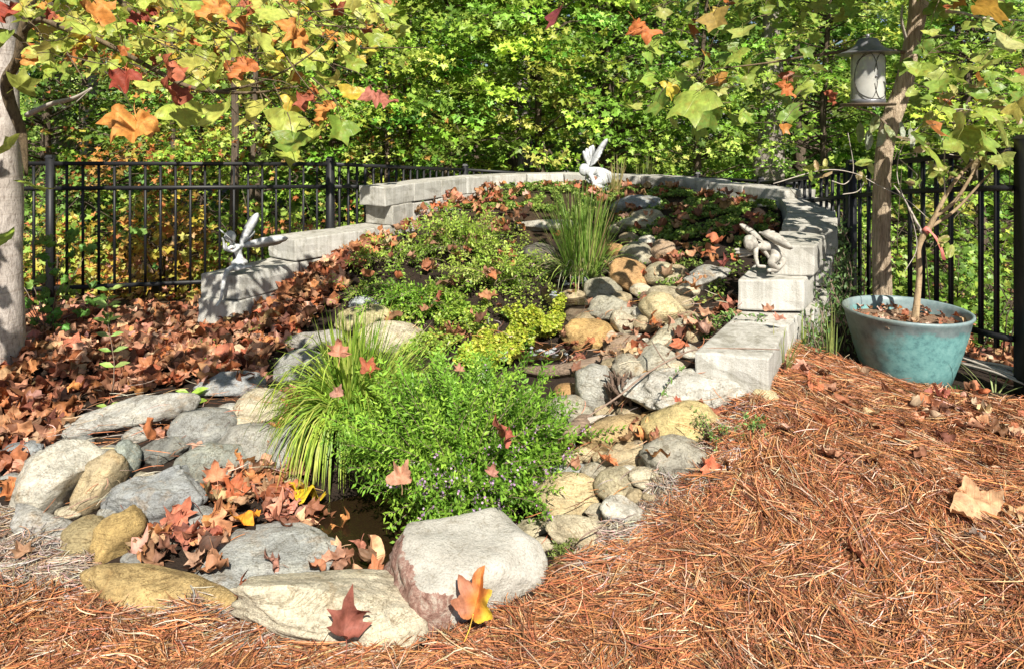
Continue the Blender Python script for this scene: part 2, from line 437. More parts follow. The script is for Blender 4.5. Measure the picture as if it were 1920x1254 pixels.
for a in [(100, 1250, 0), (960, 1250, -.01), (1500, 1250, .0), (1900, 1250, .02), (50, 1100, .0), (300, 1200, -.01), (640, 1200, .0), (870, 1180, .015),
          (1100, 1110, .05), (1500, 1050, .13), (1900, 1050, .14), (1500, 900, .24), (1900, 900, .23), (1700, 800, .25), (1440, 760, .36), (1320, 830, .29), (1900, 745, .22),
          (1700, 722, .21), (1560, 680, .31), (1250, 920, .19), (1140, 990, .1), (1000, 1010, .02), (1250, 740, .34), (1150, 800, .2), (1100, 700, .3), (1060, 860, .13),
          (60, 960, .02), (200, 900, .04), (300, 1000, -.01), (450, 950, 0), (400, 820, .09), (100, 800, .06), (250, 760, .08), (-100, 800, .08),
          (450, 720, .14), (600, 660, .19), (560, 700, .15), (560, 850, .04), (40, 680, .2), (300, 620, .08), (150, 640, .1), (420, 620, .13), (-200, 640, .15),
          (560, 540, .37), (640, 480, .55), (720, 450, .66), (700, 560, .40), (760, 620, .30), (840, 560, .42), (900, 460, .68), (850, 660, .25),
          (1000, 690, .24), (1040, 600, .36), (1000, 540, .48), (1080, 525, .5), (1160, 560, .46), (1200, 640, .37), (1250, 600, .46), (1330, 640, .47), (1350, 560, .57),
          (1300, 480, .68), (1200, 440, .72), (1180, 380, .88), (1300, 400, .85), (1400, 400, .87), (1400, 470, .74), (1080, 400, .82), (960, 390, .85), (900, 410, .8),
          (1020, 470, .58), (930, 620, .32)]:
    pxc(a[0], a[1], Z=a[2])
for x, y, z in [(-.35, 2.95, -.12), (-.6, 2.85, -.1), (-.7, 2.65, -.05), (-.2, 2.75, -.1), (.05, 2.85, -.06), (-.45, 3.15, -.02), (-.3, 2.62, -.02),
                (-3.9, 5.7, .06), (-2.6, 5.9, .06), (-4, 8, -.15), (-1.5, 8, -.1), (0, 10, -.35), (2.9, 5, .1), (3.0, 3.6, .18), (3.4, 7, -.2), (5, 10, -.5), (-5, 12, -.4), (0, 14, -.6),
                (0, 1.2, 0), (-2, 1.2, 0), (2, 1.2, 0), (-5, 3, .1), (5, 3, .1), (0, -4, .1), (-6, -4, .1), (6, -4, .1), (-14, 6, -.1), (14, 6, -.3), (-14, 20, -.9), (14, 20, -.9), (0, 24, -1), (-30, 30, -1), (30, 30, -1), (0, 45, -1.5)]:
    ctrl.append((x, y, z))
ctrl = np.array(ctrl)
def phi(r2): return np.sqrt(r2 + .004)
D2 = ((ctrl[:, None, :2] - ctrl[None, :, :2]) ** 2).sum(2)
_m = ctrl[:, 2].mean()
wts = np.linalg.solve(phi(D2) + np.eye(len(ctrl)) * -.01, ctrl[:, 2] - _m)
def TZ(X, Y):
    X = np.asarray(X, float); Y = np.asarray(Y, float); sh = np.broadcast(X, Y).shape
    x = np.broadcast_to(X, sh).ravel(); y = np.broadcast_to(Y, sh).ravel(); out = np.empty(len(x))
    for i in range(0, len(x), 20000):
        xs = np.clip(x[i:i + 20000], -40, 40); ys = np.clip(y[i:i + 20000], -20, 50)
        d2 = (xs[:, None] - ctrl[None, :, 0]) ** 2 + (ys[:, None] - ctrl[None, :, 1]) ** 2
        zz = phi(d2) @ wts + _m; out[i:i + 20000] = np.where(ys < 9.6, np.minimum(zz, .97), zz)
    return out.reshape(sh)
def tz(x, y): return float(TZ(np.array([x]), np.array([y]))[0])
def G(px, py, off=0.):
    """point of the terrain seen at this photo pixel"""
    Ys = np.linspace(1.4, 9.5, 500); X = (px - 960) * Ys / FPX; Z = HC - (py - HY) * Ys / FPX
    d = Z - TZ(X, Ys) - off; k = np.argmax(d < 0) if (d < 0).any() else 499
    k = max(k, 1); a = d[k - 1] / (d[k - 1] - d[k] + 1e-9); Y = Ys[k - 1] + (Ys[k] - Ys[k - 1]) * min(max(a, 0), 1)
    return W(px, py, Y)

STRAW = [(2600, 1500), (2600, 760), (1800, 745), (1700, 725), (1600, 690), (1480, 655), (1430, 750), (1370, 820), (1300, 900), (1230, 930), (1190, 990), (1110, 1010), (1040, 1060), (1020, 1130), (880, 1180),
         (780, 1230), (680, 1215), (440, 1160), (380, 1140), (160, 1100), (110, 1020), (0, 960), (-500, 960), (-500, 2600), (2600, 2600)]
# ground sheet: fine near, coarse to the horizon
def axis(lo, hi, n, far):
    c = np.linspace(lo, hi, n); g = 1.35 ** np.arange(1, 14); s = (far - abs(hi)) / g[-1]
    return np.concatenate([(lo - g * (far + lo) / g[-1])[::-1], c, hi + g * s])
gx = axis(-5.5, 5.5, 260, 300); gy = axis(1.0, 10.5, 240, 300)
XX, YY = np.meshgrid(gx, gy)
ZZ = TZ(XX, YY)
rough = np.array([mnoise.noise(Vector((x * 5, y * 5, 0))) * .014 + mnoise.noise(Vector((x * 17, y * 17, 3))) * .006 for x, y in zip(XX.ravel(), YY.ravel())]).reshape(XX.shape)
ZZ = ZZ + rough
nx, ny = len(gx), len(gy)
idx = np.arange(nx * ny).reshape(ny, nx)
a, b, c, d = idx[:-1, :-1].ravel(), idx[:-1, 1:].ravel(), idx[1:, 1:].ravel(), idx[1:, :-1].ravel()
F = np.concatenate([np.stack([a, b, c], 1), np.stack([a, c, d], 1)])
Yc = np.maximum(YY, .3)
PX, PY = to_px(XX, Yc, ZZ); ins = poly_in(PX, PY, STRAW) | (YY < 2)
tint = np.where(ins[..., None], np.array([.085, .042, .024]), np.array([.05, .032, .022]))
tint = np.where((YY > 6.2)[..., None] & (~ins[..., None]), np.array([.085, .055, .03]), tint)
gme = tri_mesh('ground', np.stack([XX, YY, ZZ], 2).reshape(-1, 3), F, True, tint.reshape(-1, 3))
tag(link('ground', gme, M['ground']), kind='structure')

# ------------------------------------------------------------------ retaining wall of concrete blocks
wall_l = tag(empty('retaining_wall', (-1.8, 5.3, .1)), 'curved grey concrete block retaining wall stepping up behind the planted mound', 'wall')
wall_r = tag(empty('retaining_wall', (1.6, 4.2, .3)), 'stepped grey concrete block wall running down the right side of the mound', 'wall')
def block(parent, quad, h, jitter=.004, name='block'):
    """quad: four top corners, counter-clockwise from above"""
    bm = bmesh.new(); q = [Vector(p) + Vector(rng.normal(0, jitter, 3)) * .5 for p in quad]
    top = [bm.verts.new(p) for p in q]; bot = [bm.verts.new(p - Vector((0, 0, h))) for p in q]
    bm.faces.new(top); bm.faces.new(bot[::-1])
    for i in range(4):
        j = (i + 1) % 4; bm.faces.new((top[i], bot[i], bot[j], top[j]))
    bmesh.ops.recalc_face_normals(bm, faces=bm.faces)
    bmesh.ops.bevel(bm, geom=list(bm.edges), offset=.011, segments=2, profile=.6, affect='EDGES')
    bmesh.ops.triangulate(bm, faces=[f for f in bm.faces if len(f.verts) > 4])
    bmesh.ops.subdivide_edges(bm, edges=[e for e in bm.edges if e.calc_length() > .1], cuts=2, use_grid_fill=True)
    s = rng.uniform(0, 50)
    for v in bm.verts:
        k = Vector((v.co.x * 13 + s, v.co.y * 13, v.co.z * 13)); v.co += Vector((mnoise.noise(k), mnoise.noise(k + Vector((9, 3, 1))), mnoise.noise(k + Vector((2, 8, 5))))) * .010
    o = bm_obj(name, bm, M['concrete'], parent)
    return o
path = catmull([(x, y, 0) for x, y in INNER], 24)[:, :2]
sl = np.concatenate([[0], np.cumsum(np.linalg.norm(np.diff(path, axis=0), axis=1))])
def pt(s, off=0.):
    x = np.interp(s, sl, path[:, 0]); y = np.interp(s, sl, path[:, 1]); e = .05
    tx = np.interp(s + e, sl, path[:, 0]) - np.interp(s - e, sl, path[:, 0]); ty = np.interp(s + e, sl, path[:, 1]) - np.interp(s - e, sl, path[:, 1]); n = math.hypot(tx, ty) + 1e-9
    return x - ty / n * off, y + tx / n * off
S_TOT = sl[-1]
def s_at(y):  # arc length where the left side reaches this y
    k = np.argmax(path[:, 1] >= y); return sl[k]
BH = .18
for ztop, s0, L in [(.395, 0.0, .45), (.575, .04, .62), (.755, s_at(5.5), .62), (.935, s_at(6.28), .45), (1.115, s_at(6.22), .48)]:
    s = s0; k = 0
    while s < S_TOT - .15:
        Lk = L if k or ztop != .935 else .36; e = min(s + Lk, S_TOT)
        if S_TOT - e < .15: e = S_TOT
        a0 = pt(s + .001, 0.0); a1 = pt(e - .009, 0.0); b0 = pt(s + .001, .33); b1 = pt(e - .009, .33)
        o_ = 0.012 if ztop == .935 else 0
        if k == 0 and ztop in (.395, .575):  # end blocks are wider and show a square end
            b0 = (b0[0] - .02, b0[1] - .02)
        dz = rng.normal(0, .002)
        if ztop == 1.115 and s > S_TOT * .82: dz -= .02
        block(wall_l, [(a0[0], a0[1], ztop + dz), (a1[0], a1[1], ztop + dz), (b1[0], b1[1], ztop + dz), (b0[0], b0[1], ztop + dz)], BH - .004)
        s = e; k += 1
def top4(pxs, Z):
    out = []
    for (px, py) in pxs:
        Y = (HC - Z) * FPX / (py - HY); out.append((W(px, py, Y)))
    return out
RB = [([(1303, 660), (1441, 670), (1476, 613), (1366, 602)], .571, .20),
      ([(1368, 600), (1478, 611), (1508, 582), (1402, 571)], .560, .17),
      ([(1384, 523), (1508, 527), (1530, 500), (1414, 497)], .755, .18),
      ([(1447, 459), (1527, 462), (1548, 440), (1462, 434)], .935, .18)]
for q, z, h in RB: block(wall_r, top4(q, z), h)
def rquad(y0, y1, z0, z1, w=.36, off=0.):
    P = np.array(RIGHT)
    def at(y):
        x = np.interp(y, P[:, 1], P[:, 0]); return x
    x0, x1 = at(y0), at(y1); d = np.array([x1 - x0, y1 - y0]); d /= np.linalg.norm(d); n = np.array([d[1], -d[0]])
    return [(x0 + n[0] * off, y0 + n[1] * off, z0), (x0 + n[0] * (off + w), y0 + n[1] * (off + w), z0), (x1 + n[0] * (off + w), y1 + n[1] * (off + w), z1), (x1 + n[0] * off, y1 + n[1] * off, z1)]
yy = 4.93
for k, (y1, z0, z1) in enumerate([(5.34, .935, .965), (5.75, .965, 1.0), (6.15, 1.0, 1.04)]):
    block(wall_r, rquad(yy + .003, y1, z0, z1, .36), BH); yy = y1
for zt, y0, y1 in [(.385, 3.55, 6.1), (.5655, 4.25, 6.1), (.75, 4.75, 6.1), (.2, 3.4, 6.1)]:
    y = y0
    while y < y1 - .1:
        e = min(y + .42, y1); block(wall_r, rquad(y + .004, e, zt, zt, .30, .03), BH - .004); y = e

# ------------------------------------------------------------------ metal fences
def fbox(name, a, b, w, d, parent, mat=None, bev=.0015):
    """box from a to b along its length; w across, d deep"""
    a = Vector(a); b = Vector(b); t = (b - a); L = t.length; t.normalize()
    up = Vector((0, 0, 1)) if abs(t.z) < .9 else Vector((FDIR[0].x, FDIR[0].y, 0)).normalized()
    s = t.cross(up).normalized(); u = s.cross(t)
    V = []
    for e in (a, b):
        for i, j in ((-1, -1), (1, -1), (1, 1), (-1, 1)): V.append(e + u * (i * w / 2) + s * (j * d / 2))
    F = [(0, 1, 2), (0, 2, 3), (4, 6, 5), (4, 7, 6)]
    for i in range(4):
        j = (i + 1) % 4; F += [(i, j + 4, j), (i, i + 4, j + 4)]
    return link(name, tri_mesh(name, np.array([tuple(v) for v in V]), np.array(F)), mat or M['black_metal'], parent)
FDIR = [Vector((1, 0, 0))]
def cap(parent, p, w):
    bm = bmesh.new(); bmesh.ops.create_cube(bm, size=1)
    for v in bm.verts:
        k = 1.12 if v.co.z < 0 else .8; v.co = Vector((p[0] + v.co.x * w * k, p[1] + v.co.y * w * k, p[2] + (v.co.z + .5) * .022))
    return bm_obj('post_cap', bm, M['black_metal'], parent)
def fence_run(parent, pts, spacing=.116, pick=.018, post=.056, post_at=None, bottom=True):
    """pts: list of (x, y, ztop). posts at each pt"""
    for i in range(len(pts) - 1):
        a = Vector(pts[i]); b = Vector(pts[i + 1]); d = Vector((b.x - a.x, b.y - a.y, 0)); L = d.length; d.normalize(); FDIR[0] = d
        n = max(2, round(L / spacing)); h = 1.2
        for off in (0.0, .20, 1.0):
            fbox('rail', a - Vector((0, 0, off + .012)), b - Vector((0, 0, off + .012)), .032, .028, parent)
        for k in range(1, n):
            p = a.lerp(b, k / n); fbox('picket', p + Vector((0, 0, -.005)), p - Vector((0, 0, 1.08)), pick, pick, parent)
    for i, p in enumerate(pts):
        p = Vector(p); j = min(i, len(pts) - 2); FDIR[0] = Vector((pts[j + 1][0] - pts[j][0], pts[j + 1][1] - pts[j][1], 0)).normalized()
        if post_at is not None and not post_at[i]: continue
        fbox('post', p + Vector((0, 0, .035)), p - Vector((0, 0, 1.35)), post, post, parent); cap(parent, (p.x, p.y, p.z + .035), post)
f1 = tag(empty('metal_fence', (-3.7, 5.56, .1)), 'black metal picket fence running behind the wall on the left', 'fence')
fence_run(f1, [(-5.6, 5.0, 1.39), (-3.70, 5.56, 1.368), (-1.62, 6.18, 1.335), (-.55, 8.15, 1.18), (.7, 8.95, 1.06), (2.3, 8.6, 1.06), (3.15, 7.5, 1.06)])
f2 = tag(empty('metal_fence', (2.5, 5.1, .2)), 'black metal picket fence along the right side behind the teal pot', 'fence')
ry = [(2.58, 7.2, 1.09), (2.56, 6.4, 1.17), (2.54, 5.8, 1.25), (2.52, 5.15, 1.345), (2.56, 4.6, 1.42), (2.62, 4.0, 1.49), (2.66, 3.68, 1.52)]
fence_run(f2, ry, spacing=.118, pick=.020, post_at=[1, 0, 0, 1, 0, 0, 0])
gp = tag(empty('gate_post', (2.72, 3.62, .2)), 'wide black square gate post at the right edge of the picture', 'post')
FDIR[0] = Vector((0, 1, 0)); fbox('post', (2.73, 3.62, 1.57), (2.73, 3.62, .05), .13, .13, gp); cap(gp, (2.73, 3.62, 1.57), .13)
gt = tag(empty('metal_gate', (3.1, 3.5, .2)), 'black metal gate just past the wide gate post, mostly out of frame', 'gate')
fence_run(gt, [(2.81, 3.6, 1.5), (3.7, 3.35, 1.5)], post_at=[0, 1])
# ------------------------------------------------------------------ stones
LM0 = [(215, 787, 'slanting grey slab'), (385, 805, 'dark rounded rock'), (487, 768, 'speckled cream rock'), (468, 838, 'leafy grey rock'), (305, 846, 'thin layered slab'), (395, 872, 'grey green rock'), (40, 850, 'bluish edge rock'),
       (108, 905, 'angular whitish rock'), (297, 934, 'blue grey rock'), (224, 1004, 'ochre rock'), (495, 1048, 'flat pond slab'), (295, 1108, 'long ochre rock'), (567, 690, 'arching grass top'), (600, 860, 'arching grass base'), (1100, 500, 'tall grass'), (1195, 386, 'upper mound rock'),
       (1325, 521, 'flat sided grey rock'), (1287, 738, 'large whitish rock'), (1277, 797, 'bright yellow rock'), (1161, 815, 'oval orange rock'), (1104, 628, 'smooth orange rock'), (1250, 584, 'wedge shaped rock'), (1247, 634, 'long pale rock'), (1068, 937, 'round tan rock'), (1119, 732, 'kidney shaped rock'),
       (1440, 720, 'lowest wall block'), (1375, 560, 'second wall step'), (1060, 690, 'driftwood log'), (1182, 520, 'orange brown rock'), (1240, 517, 'round upper tan rock'), (1163, 958, 'whitish straw rock'), (1217, 897, 'cream straw rock'), (1265, 858, 'half buried rock'), (1150, 581, 'layered grey rock'), (1205, 424, 'mottled cream rock')]
def ico(sub):
    bm = bmesh.new(); bmesh.ops.create_icosphere(bm, subdivisions=sub, radius=1); bm.verts.ensure_lookup_table()
    V = np.array([v.co[:] for v in bm.verts]); F = np.array([[v.index for v in f.verts] for f in bm.faces]); bm.free(); return V, F
ICO4, ICO5 = ico(4), ico(5)
def stone(px, py, w, h, col, label, roll=0., ang=.3, cat='rock', name='rock', sink=.30, flat=.62, mat=None, group=None, sub=4, yaw=None, box=0., dep=None, seed=None):
    r = np.random.default_rng(int(px * 7 + py * 13) if seed is None else seed); ang = min(1., ang + .22); h = h * 1.04
    # centre a little above the terrain
    g = G(px, py); Y = g.y
    for _ in range(4):
        s = FPX / Y; t = (HC - g.z) / Y
        b = (h / 2 / s) / math.sqrt(flat ** 2 + t * t); c = b * flat
        g = G(px, py, off=c * (1 - 2 * sink)); Y = g.y
    k_ = 1.13 if px < 620 and w < 200 else 1.12 if w < 130 else 1.04; a = w / 2 / s * k_; b *= k_; c *= k_
    if dep: b = dep
    V, F = (ICO5 if sub == 5 else ICO4); V = V.copy()
    if box > 0:
        p = 2 + box * 5; n = (np.abs(V) ** p).sum(1) ** (1 / p); V = V / n[:, None]
    npl = int(5 + ang * 14)
    for _ in range(npl):
        nn = r.normal(0, 1, 3); nn /= np.linalg.norm(nn); d = r.uniform(.98 - ang * .42, 1.0)
        q = V @ nn - d; q = np.maximum(q, 0); V -= q[:, None] * nn * .98
    off = r.uniform(0, 60, 3)
    for i in range(len(V)):
        v = Vector(V[i] * 1.0 + off); l = Vector(V[i] * 3.4 + off)
        k = 1 + mnoise.noise(v * 1.3) * (.13 + ang * .03) + mnoise.noise(l) * (.02 + ang * .06) + mnoise.noise(l * 2.6) * .03 * ang
        V[i] *= k
    if ang > .4:
        for i in range(len(V)):
            l = Vector(V[i] * 2.2 + off + 5); V[i] *= 1 - .09 * ang * (1 - min(1, abs(mnoise.noise(l)) * 5))
    V *= np.array([a, b, c]) * 1.03
    rz = R(r.uniform(-14, 14)) if yaw is None else R(yaw)
    # elongated stones point as they do in the photo: yaw on the ground + tilt
    view = Vector((g.x, g.y, g.z - HC)).normalized()
    M1 = np.array(Matrix.Rotation(rz, 3, 'Z') if abs(roll) < 1 else Matrix.Rotation(R(-roll), 3, -view))
    tilt = np.array(Matrix.Rotation(R(r.uniform(-8, 12)), 3, 'X'))
    V = V @ (M1 @ tilt).T
    me = tri_mesh(name, V, F, True)
    o = link(name, me, mat or M['stone']); o.location = g; o.color = (*col, 1)
    tag(o, label, cat, group)
    return o
GR = (.31, .31, .295); LG = (.44, .43, .40); TAN = (.43, .35, .225); CR = (.54, .48, .36); OC = (.44, .31, .13); WH = (.56, .53, .46); OR = (.45, .27, .12); YE = (.56, .45, .22); DG = (.19, .19, .175); BG = (.29, .28, .22)
G1 = 'rocks on the left side of the pond'; G2 = 'rocks edging the right side of the stream'; G3 = 'rocks on the planted mound'
def st(*a, **k): return stone(*a, **k)
# left bank
st(215, 787, 285, 78, LG, 'long pale grey slab at the top of the left rock pile, slanting up rightward', roll=-17, ang=.8, group=G1, flat=.8)
st(385, 805, 108, 78, GR, 'smooth rounded dark grey rock just right of the long slanting slab', group=G1, ang=.15)
st(487, 768, 100, 72, CR, 'cream and grey speckled rock left of the arching grass clump', group=G1, ang=.35)
st(455, 800, 55, 40, CR, 'small cream rock wedged between the dark grey rock and the speckled one', group=G1, ang=.4)
st(468, 838, 115, 72, (.33,.32,.29), 'grey rounded rock below the speckled cream rock, half under brown leaves', group=G1, ang=.2)
st(305, 846, 98, 46, DG, 'thin layered grey slab tilted up to the right in the middle of the left pile', roll=-20, ang=.6, group=G1)
st(395, 872, 120, 78, (.28, .29, .26), 'flat grey green rock with an orange leaf leaning on its right end', group=G1, ang=.25)
st(40, 850, 80, 44, (.3, .32, .34), 'flat bluish grey rock at the left edge of the photo', group=G1, ang=.3)
st(108, 905, 140, 145, WH, 'large angular whitish rock with a rusty stain on the far left', ang=.9, group=G1, flat=.9, roll=-12)
st(185, 912, 70, 118, TAN, 'upright tan and grey slab leaning against the large whitish rock', roll=32, ang=.6, group=G1, flat=1.2)
st(188, 858, 84, 50, GR, 'small grey rock above the upright tan slab', roll=-15, ang=.4, group=G1)
st(232, 872, 46, 80, (.3, .33, .3), 'narrow grey green rock standing behind the upright tan slab', ang=.4, group=G1, flat=1.2, roll=10)
st(297, 934, 168, 112, (.30, .31, .315), 'big smooth blue grey rock in the middle of the left bank', ang=.45, group=G1, flat=.7, sub=5, roll=-6)
st(365, 972, 60, 48, GR, 'small grey green rock tucked under the right end of the big blue grey rock', ang=.4, group=G1)
st(162, 1006, 82, 74, (.36, .29, .16), 'tan brown rock left of the ochre yellow rock', ang=.4, group=G1)
st(224, 1004, 78, 104, OC, 'ochre yellow rock below the big blue grey rock', ang=.55, group=G1, flat=.9)
st(95, 1000, 175, 66, (.38, .37, .35), 'pale grey elongated rock slanting down to the right out of the straw', roll=28, ang=.4, group=G1)
st(495, 1048, 265, 125, (.37, .375, .36), 'large flat grey slab at the pond edge with one curled brown leaf on it', ang=.5, group=G1, flat=.22, sink=.3, sub=5, yaw=-12)
st(295, 1108, 295, 82, (.46, .33, .15), 'long ochre stained rock in the foreground left of the large cream rock', roll=11, ang=.0, group=G1, flat=.6, sub=5, sink=.15, seed=77)
st(615, 1140, 350, 165, (.58, .52, .40), 'large pale cream rock in the foreground left of the white boulder', roll=9, ang=.45, group=G1, flat=.55, sub=5, box=.35, sink=.18)
st(545, 838, 62, 100, (.36, .36, .34), 'grey striped rock half hidden behind the arching grass blades', ang=.3, group=G1)
st(440, 722, 120, 46, (.36, .37, .38), 'flat bluish grey rock under leaves in front of the wall', ang=.4, group=G1)
st(567, 690, 90, 56, (.33, .33, .31), 'dark grey rock behind the top of the arching grass clump', ang=.3, group=G1)
st(600, 640, 110, 40, (.36, .34, .31), 'flat brown grey rock just above the arching grass clump', ang=.4, group=G1)
st(690, 600, 105, 46, (.44, .39, .22), 'mottled yellow tan rock below the bluish slab at the mound foot', ang=.4, group=G3)
st(683, 568, 70, 26, (.42, .45, .47), 'thin pale bluish slab at the left foot of the mound shrubs', ang=.6, group=G3)
st(735, 632, 120, 50, CR, 'cream rock under the overhanging mound shrub', ang=.4, group=G3)
st(640, 1040, 50, 30, (.1, .09, .07), 'small wet dark stone at the pond edge by the flat slab', ang=.3, group=G1)
st(612, 1020, 42, 24, (.12, .1, .07), 'tiny wet brown stone at the left rim of the pond', ang=.3, group=G1)
st(520, 905, 60, 30, CR, 'small cream stone showing between brown leaves left of the pond', ang=.3, group=G1)
# hero boulder
def boulder():
    r = np.random.default_rng(4); V, F = ICO5; V = V.copy(); p = 7.0; n = (np.abs(V) ** p).sum(1) ** (1 / p); V = V / n[:, None]
    for nn, d in [((.55, -.6, .58), 1.18), ((-.5, -.2, .85), 1.16), ((.8, .1, .6), 1.12), ((-.75, -.65, .1), 1.22), ((.1, .7, .7), 1.15), ((.9, -.5, 0), 1.18), ((-.9, .5, .3), 1.15)]:
        nn = np.array(nn); nn /= np.linalg.norm(nn); q = np.maximum(V @ nn - d, 0); V -= q[:, None] * nn * .9
    for i in range(len(V)):
        l = Vector(V[i] * 1.4 + 3.1); k = 1 + mnoise.noise(l) * .07 + mnoise.noise(l * 3) * .022
        if V[i][0] < -.8: k += .05 * mnoise.noise(Vector(V[i] * 6))
        V[i] *= k
    V *= np.array([.262, .19, .15])
    o = link('rock', tri_mesh('rock', V, F, True), M['boulder']); o.location = (-.165, 2.46, .035); o.rotation_euler = (R(4), R(3), R(30)); o.color = (*WH, 1)
    return tag(o, 'big white boulder with a reddish broken left face, in front of the green shrub', 'rock')
boulder()
# right bank
st(1119, 732, 72, 100, (.44, .43, .39), 'upright kidney shaped grey rock left of the stringy root', roll=-14, ang=.15, group=G2, flat=1.1)
st(1141, 772, 52, 38, TAN, 'small tan rock at the foot of the upright grey rock', ang=.2, group=G2)
st(1287, 738, 232, 92, (.54, .52, .47), 'large whitish rock in front of the lowest wall block', roll=4, ang=.65, group=G2, flat=.7, sub=5)
st(1277, 797, 142, 90, YE, 'bright yellow rock below the large whitish rock', roll=-6, ang=.35, group=G2, flat=.75)
st(1161, 815, 120, 66, (.44, .32, .17), 'orange tan oval rock left of the bright yellow rock', roll=-5, ang=.1, group=G2)
st(1168, 858, 88, 46, TAN, 'tan pebble shaped rock under the orange tan oval rock', roll=-18, ang=.2, group=G2)
st(1265, 858, 110, 70, (.33, .31, .26), 'rough grey brown rock half buried in the straw below the yellow rock', ang=.4, group=G2)
st(1062, 895, 90, 46, (.33, .34, .33), 'flat grey rock at the right rim of the green shrub', roll=-12, ang=.3, group=G2)
st(1125, 884, 66, 34, (.38, .35, .28), 'small grey tan rock above the round tan rock', ang=.2, group=G2)
st(1217, 897, 68, 42, CR, 'cream rock at the edge of the grey straw', ang=.3, group=G2)
st(1156, 908, 70, 62, (.40, .35, .24), 'tan rock squeezed between the round tan rock and the cream one', ang=.3, group=G2)
st(1068, 937, 116, 84, (.52, .42, .25), 'round smooth tan rock right of the shrub flowers', ang=.12, group=G2, flat=.75)
st(1163, 958, 80, 56, WH, 'whitish rock with straw across it beside the round tan rock', ang=.3, group=G2)
st(1092, 998, 136, 62, (.52, .45, .32), 'long cream tan rock in the straw right of the white boulder', roll=10, ang=.35, group=G2)
st(1004, 996, 76, 48, (.40, .36, .26), 'grey tan rock just behind the right end of the white boulder', ang=.3, group=G2)
st(1012, 1024, 62, 30, CR, 'small cream rock at the right shoulder of the white boulder', ang=.3, group=G2)
st(1062, 776, 92, 64, (.38, .36, .29), 'grey tan rock at the right tip of the green shrub', roll=-12, ang=.2, group=G2)
st(1072, 858, 44, 32, TAN, 'small tan rock beneath the driftwood beside the shrub', ang=.2, group=G2)
st(1229, 678, 74, 56, (.42, .40, .33), 'grey tan rock left of the lowest wall block', roll=-25, ang=.35, group=G2)
st(1183, 692, 66, 54, (.42, .38, .3), 'tan grey rock above the stringy root', ang=.3, group=G2)
st(1247, 634, 132, 46, (.50, .47, .36), 'long pale rock slanting up to the right along the stream bank', roll=-38, ang=.6, group=G2)
st(1175, 650, 84, 40, (.30, .22, .16), 'flat reddish brown rock in the middle of the stream bank', ang=.2, group=G2)
st(1104, 628, 90, 54, (.50, .33, .14), 'smooth orange tan rock above the little waterfall lip', roll=6, ang=.12, group=G2)
st(1168, 607, 44, 44, CR, 'small upright cream rock beside the smooth orange tan rock', ang=.4, group=G2)
st(1212, 608, 42, 32, TAN, 'little tan rock below the wedge shaped pale rock', ang=.3, group=G2)
st(1250, 584, 84, 56, (.52, .44, .27), 'wedge shaped pale tan rock left of the third wall block', roll=18, ang=.5, group=G2)
st(1150, 581, 88, 48, (.40, .38, .31), 'layered grey rock at the right side of the upper pool', ang=.55, group=G2)
st(1130, 548, 62, 46, (.36, .34, .26), 'round mottled grey rock touching the upper pool', ang=.2, group=G2)
st(1182, 520, 74, 54, (.44, .27, .13), 'orange brown rock right of the tall grass base', roll=25, ang=.2, group=G2)
st(1240, 517, 56, 42, (.47, .42, .29), 'round tan rock right of the orange brown rock', ang=.12, group=G2)
st(1247, 552, 70, 30, (.42, .37, .26), 'flat tan rock beneath the round tan rock', ang=.4, group=G2)
st(1193, 482, 56, 50, (.38, .35, .27), 'tan grey rock in dappled shade above the orange brown rock', roll=-30, ang=.2, group=G3)
st(1240, 475, 50, 40, (.40, .29, .2), 'reddish tan rock above the round tan rock', roll=-20, ang=.2, group=G3)
st(1325, 521, 78, 50, (.38, .37, .34), 'flat sided grey rock left of the third wall block', roll=-10, ang=.6, group=G3)
st(1205, 424, 84, 30, (.47, .44, .31), 'mottled cream rock right of the tall grass tips', ang=.4, group=G3)
st(1214, 408, 62, 26, (.58, .53, .36), 'pale yellow lobed rock on the upper mound', ang=.3, group=G3)
st(1195, 386, 90, 38, (.30, .31, .31), 'grey rock on the upper mound below the back wall', ang=.4, group=G3)
st(1024, 424, 120, 20, (.5, .48, .42), 'thin flat pale ledge slab across the top of the dry channel', ang=.5, group=G3, flat=.45)
st(1432, 748, 50, 34, (.48, .42, .27), 'small crumbly cream rock at the foot of the lowest wall block', ang=.5, group=G2)
st(1215, 560, 34, 24, (.3, .2, .14), 'tiny reddish brown stone between the stream bank rocks', ang=.3, group=G2)
st(1290, 600, 40, 30, TAN, 'small tan stone left of the second wall block', ang=.3, group=G2)
st(1210, 735, 44, 36, CR, 'small cream stone squeezed left of the large whitish rock', ang=.3, group=G2)
st(1105, 900, 30, 22, DG, 'tiny dark stone between the flat grey rock and the small grey tan rock', ang=.3, group=G2)
st(1010, 480, 60, 46, (.14, .13, .11), 'dark rock in the shaded hollow left of the tall grass', ang=.5, group=G3)  # near-black colour stands in for the shade under the ledge
st(1085, 590, 50, 26, (.16, .12, .08), 'wet brown rock in the upper stream', ang=.3, group=G2)

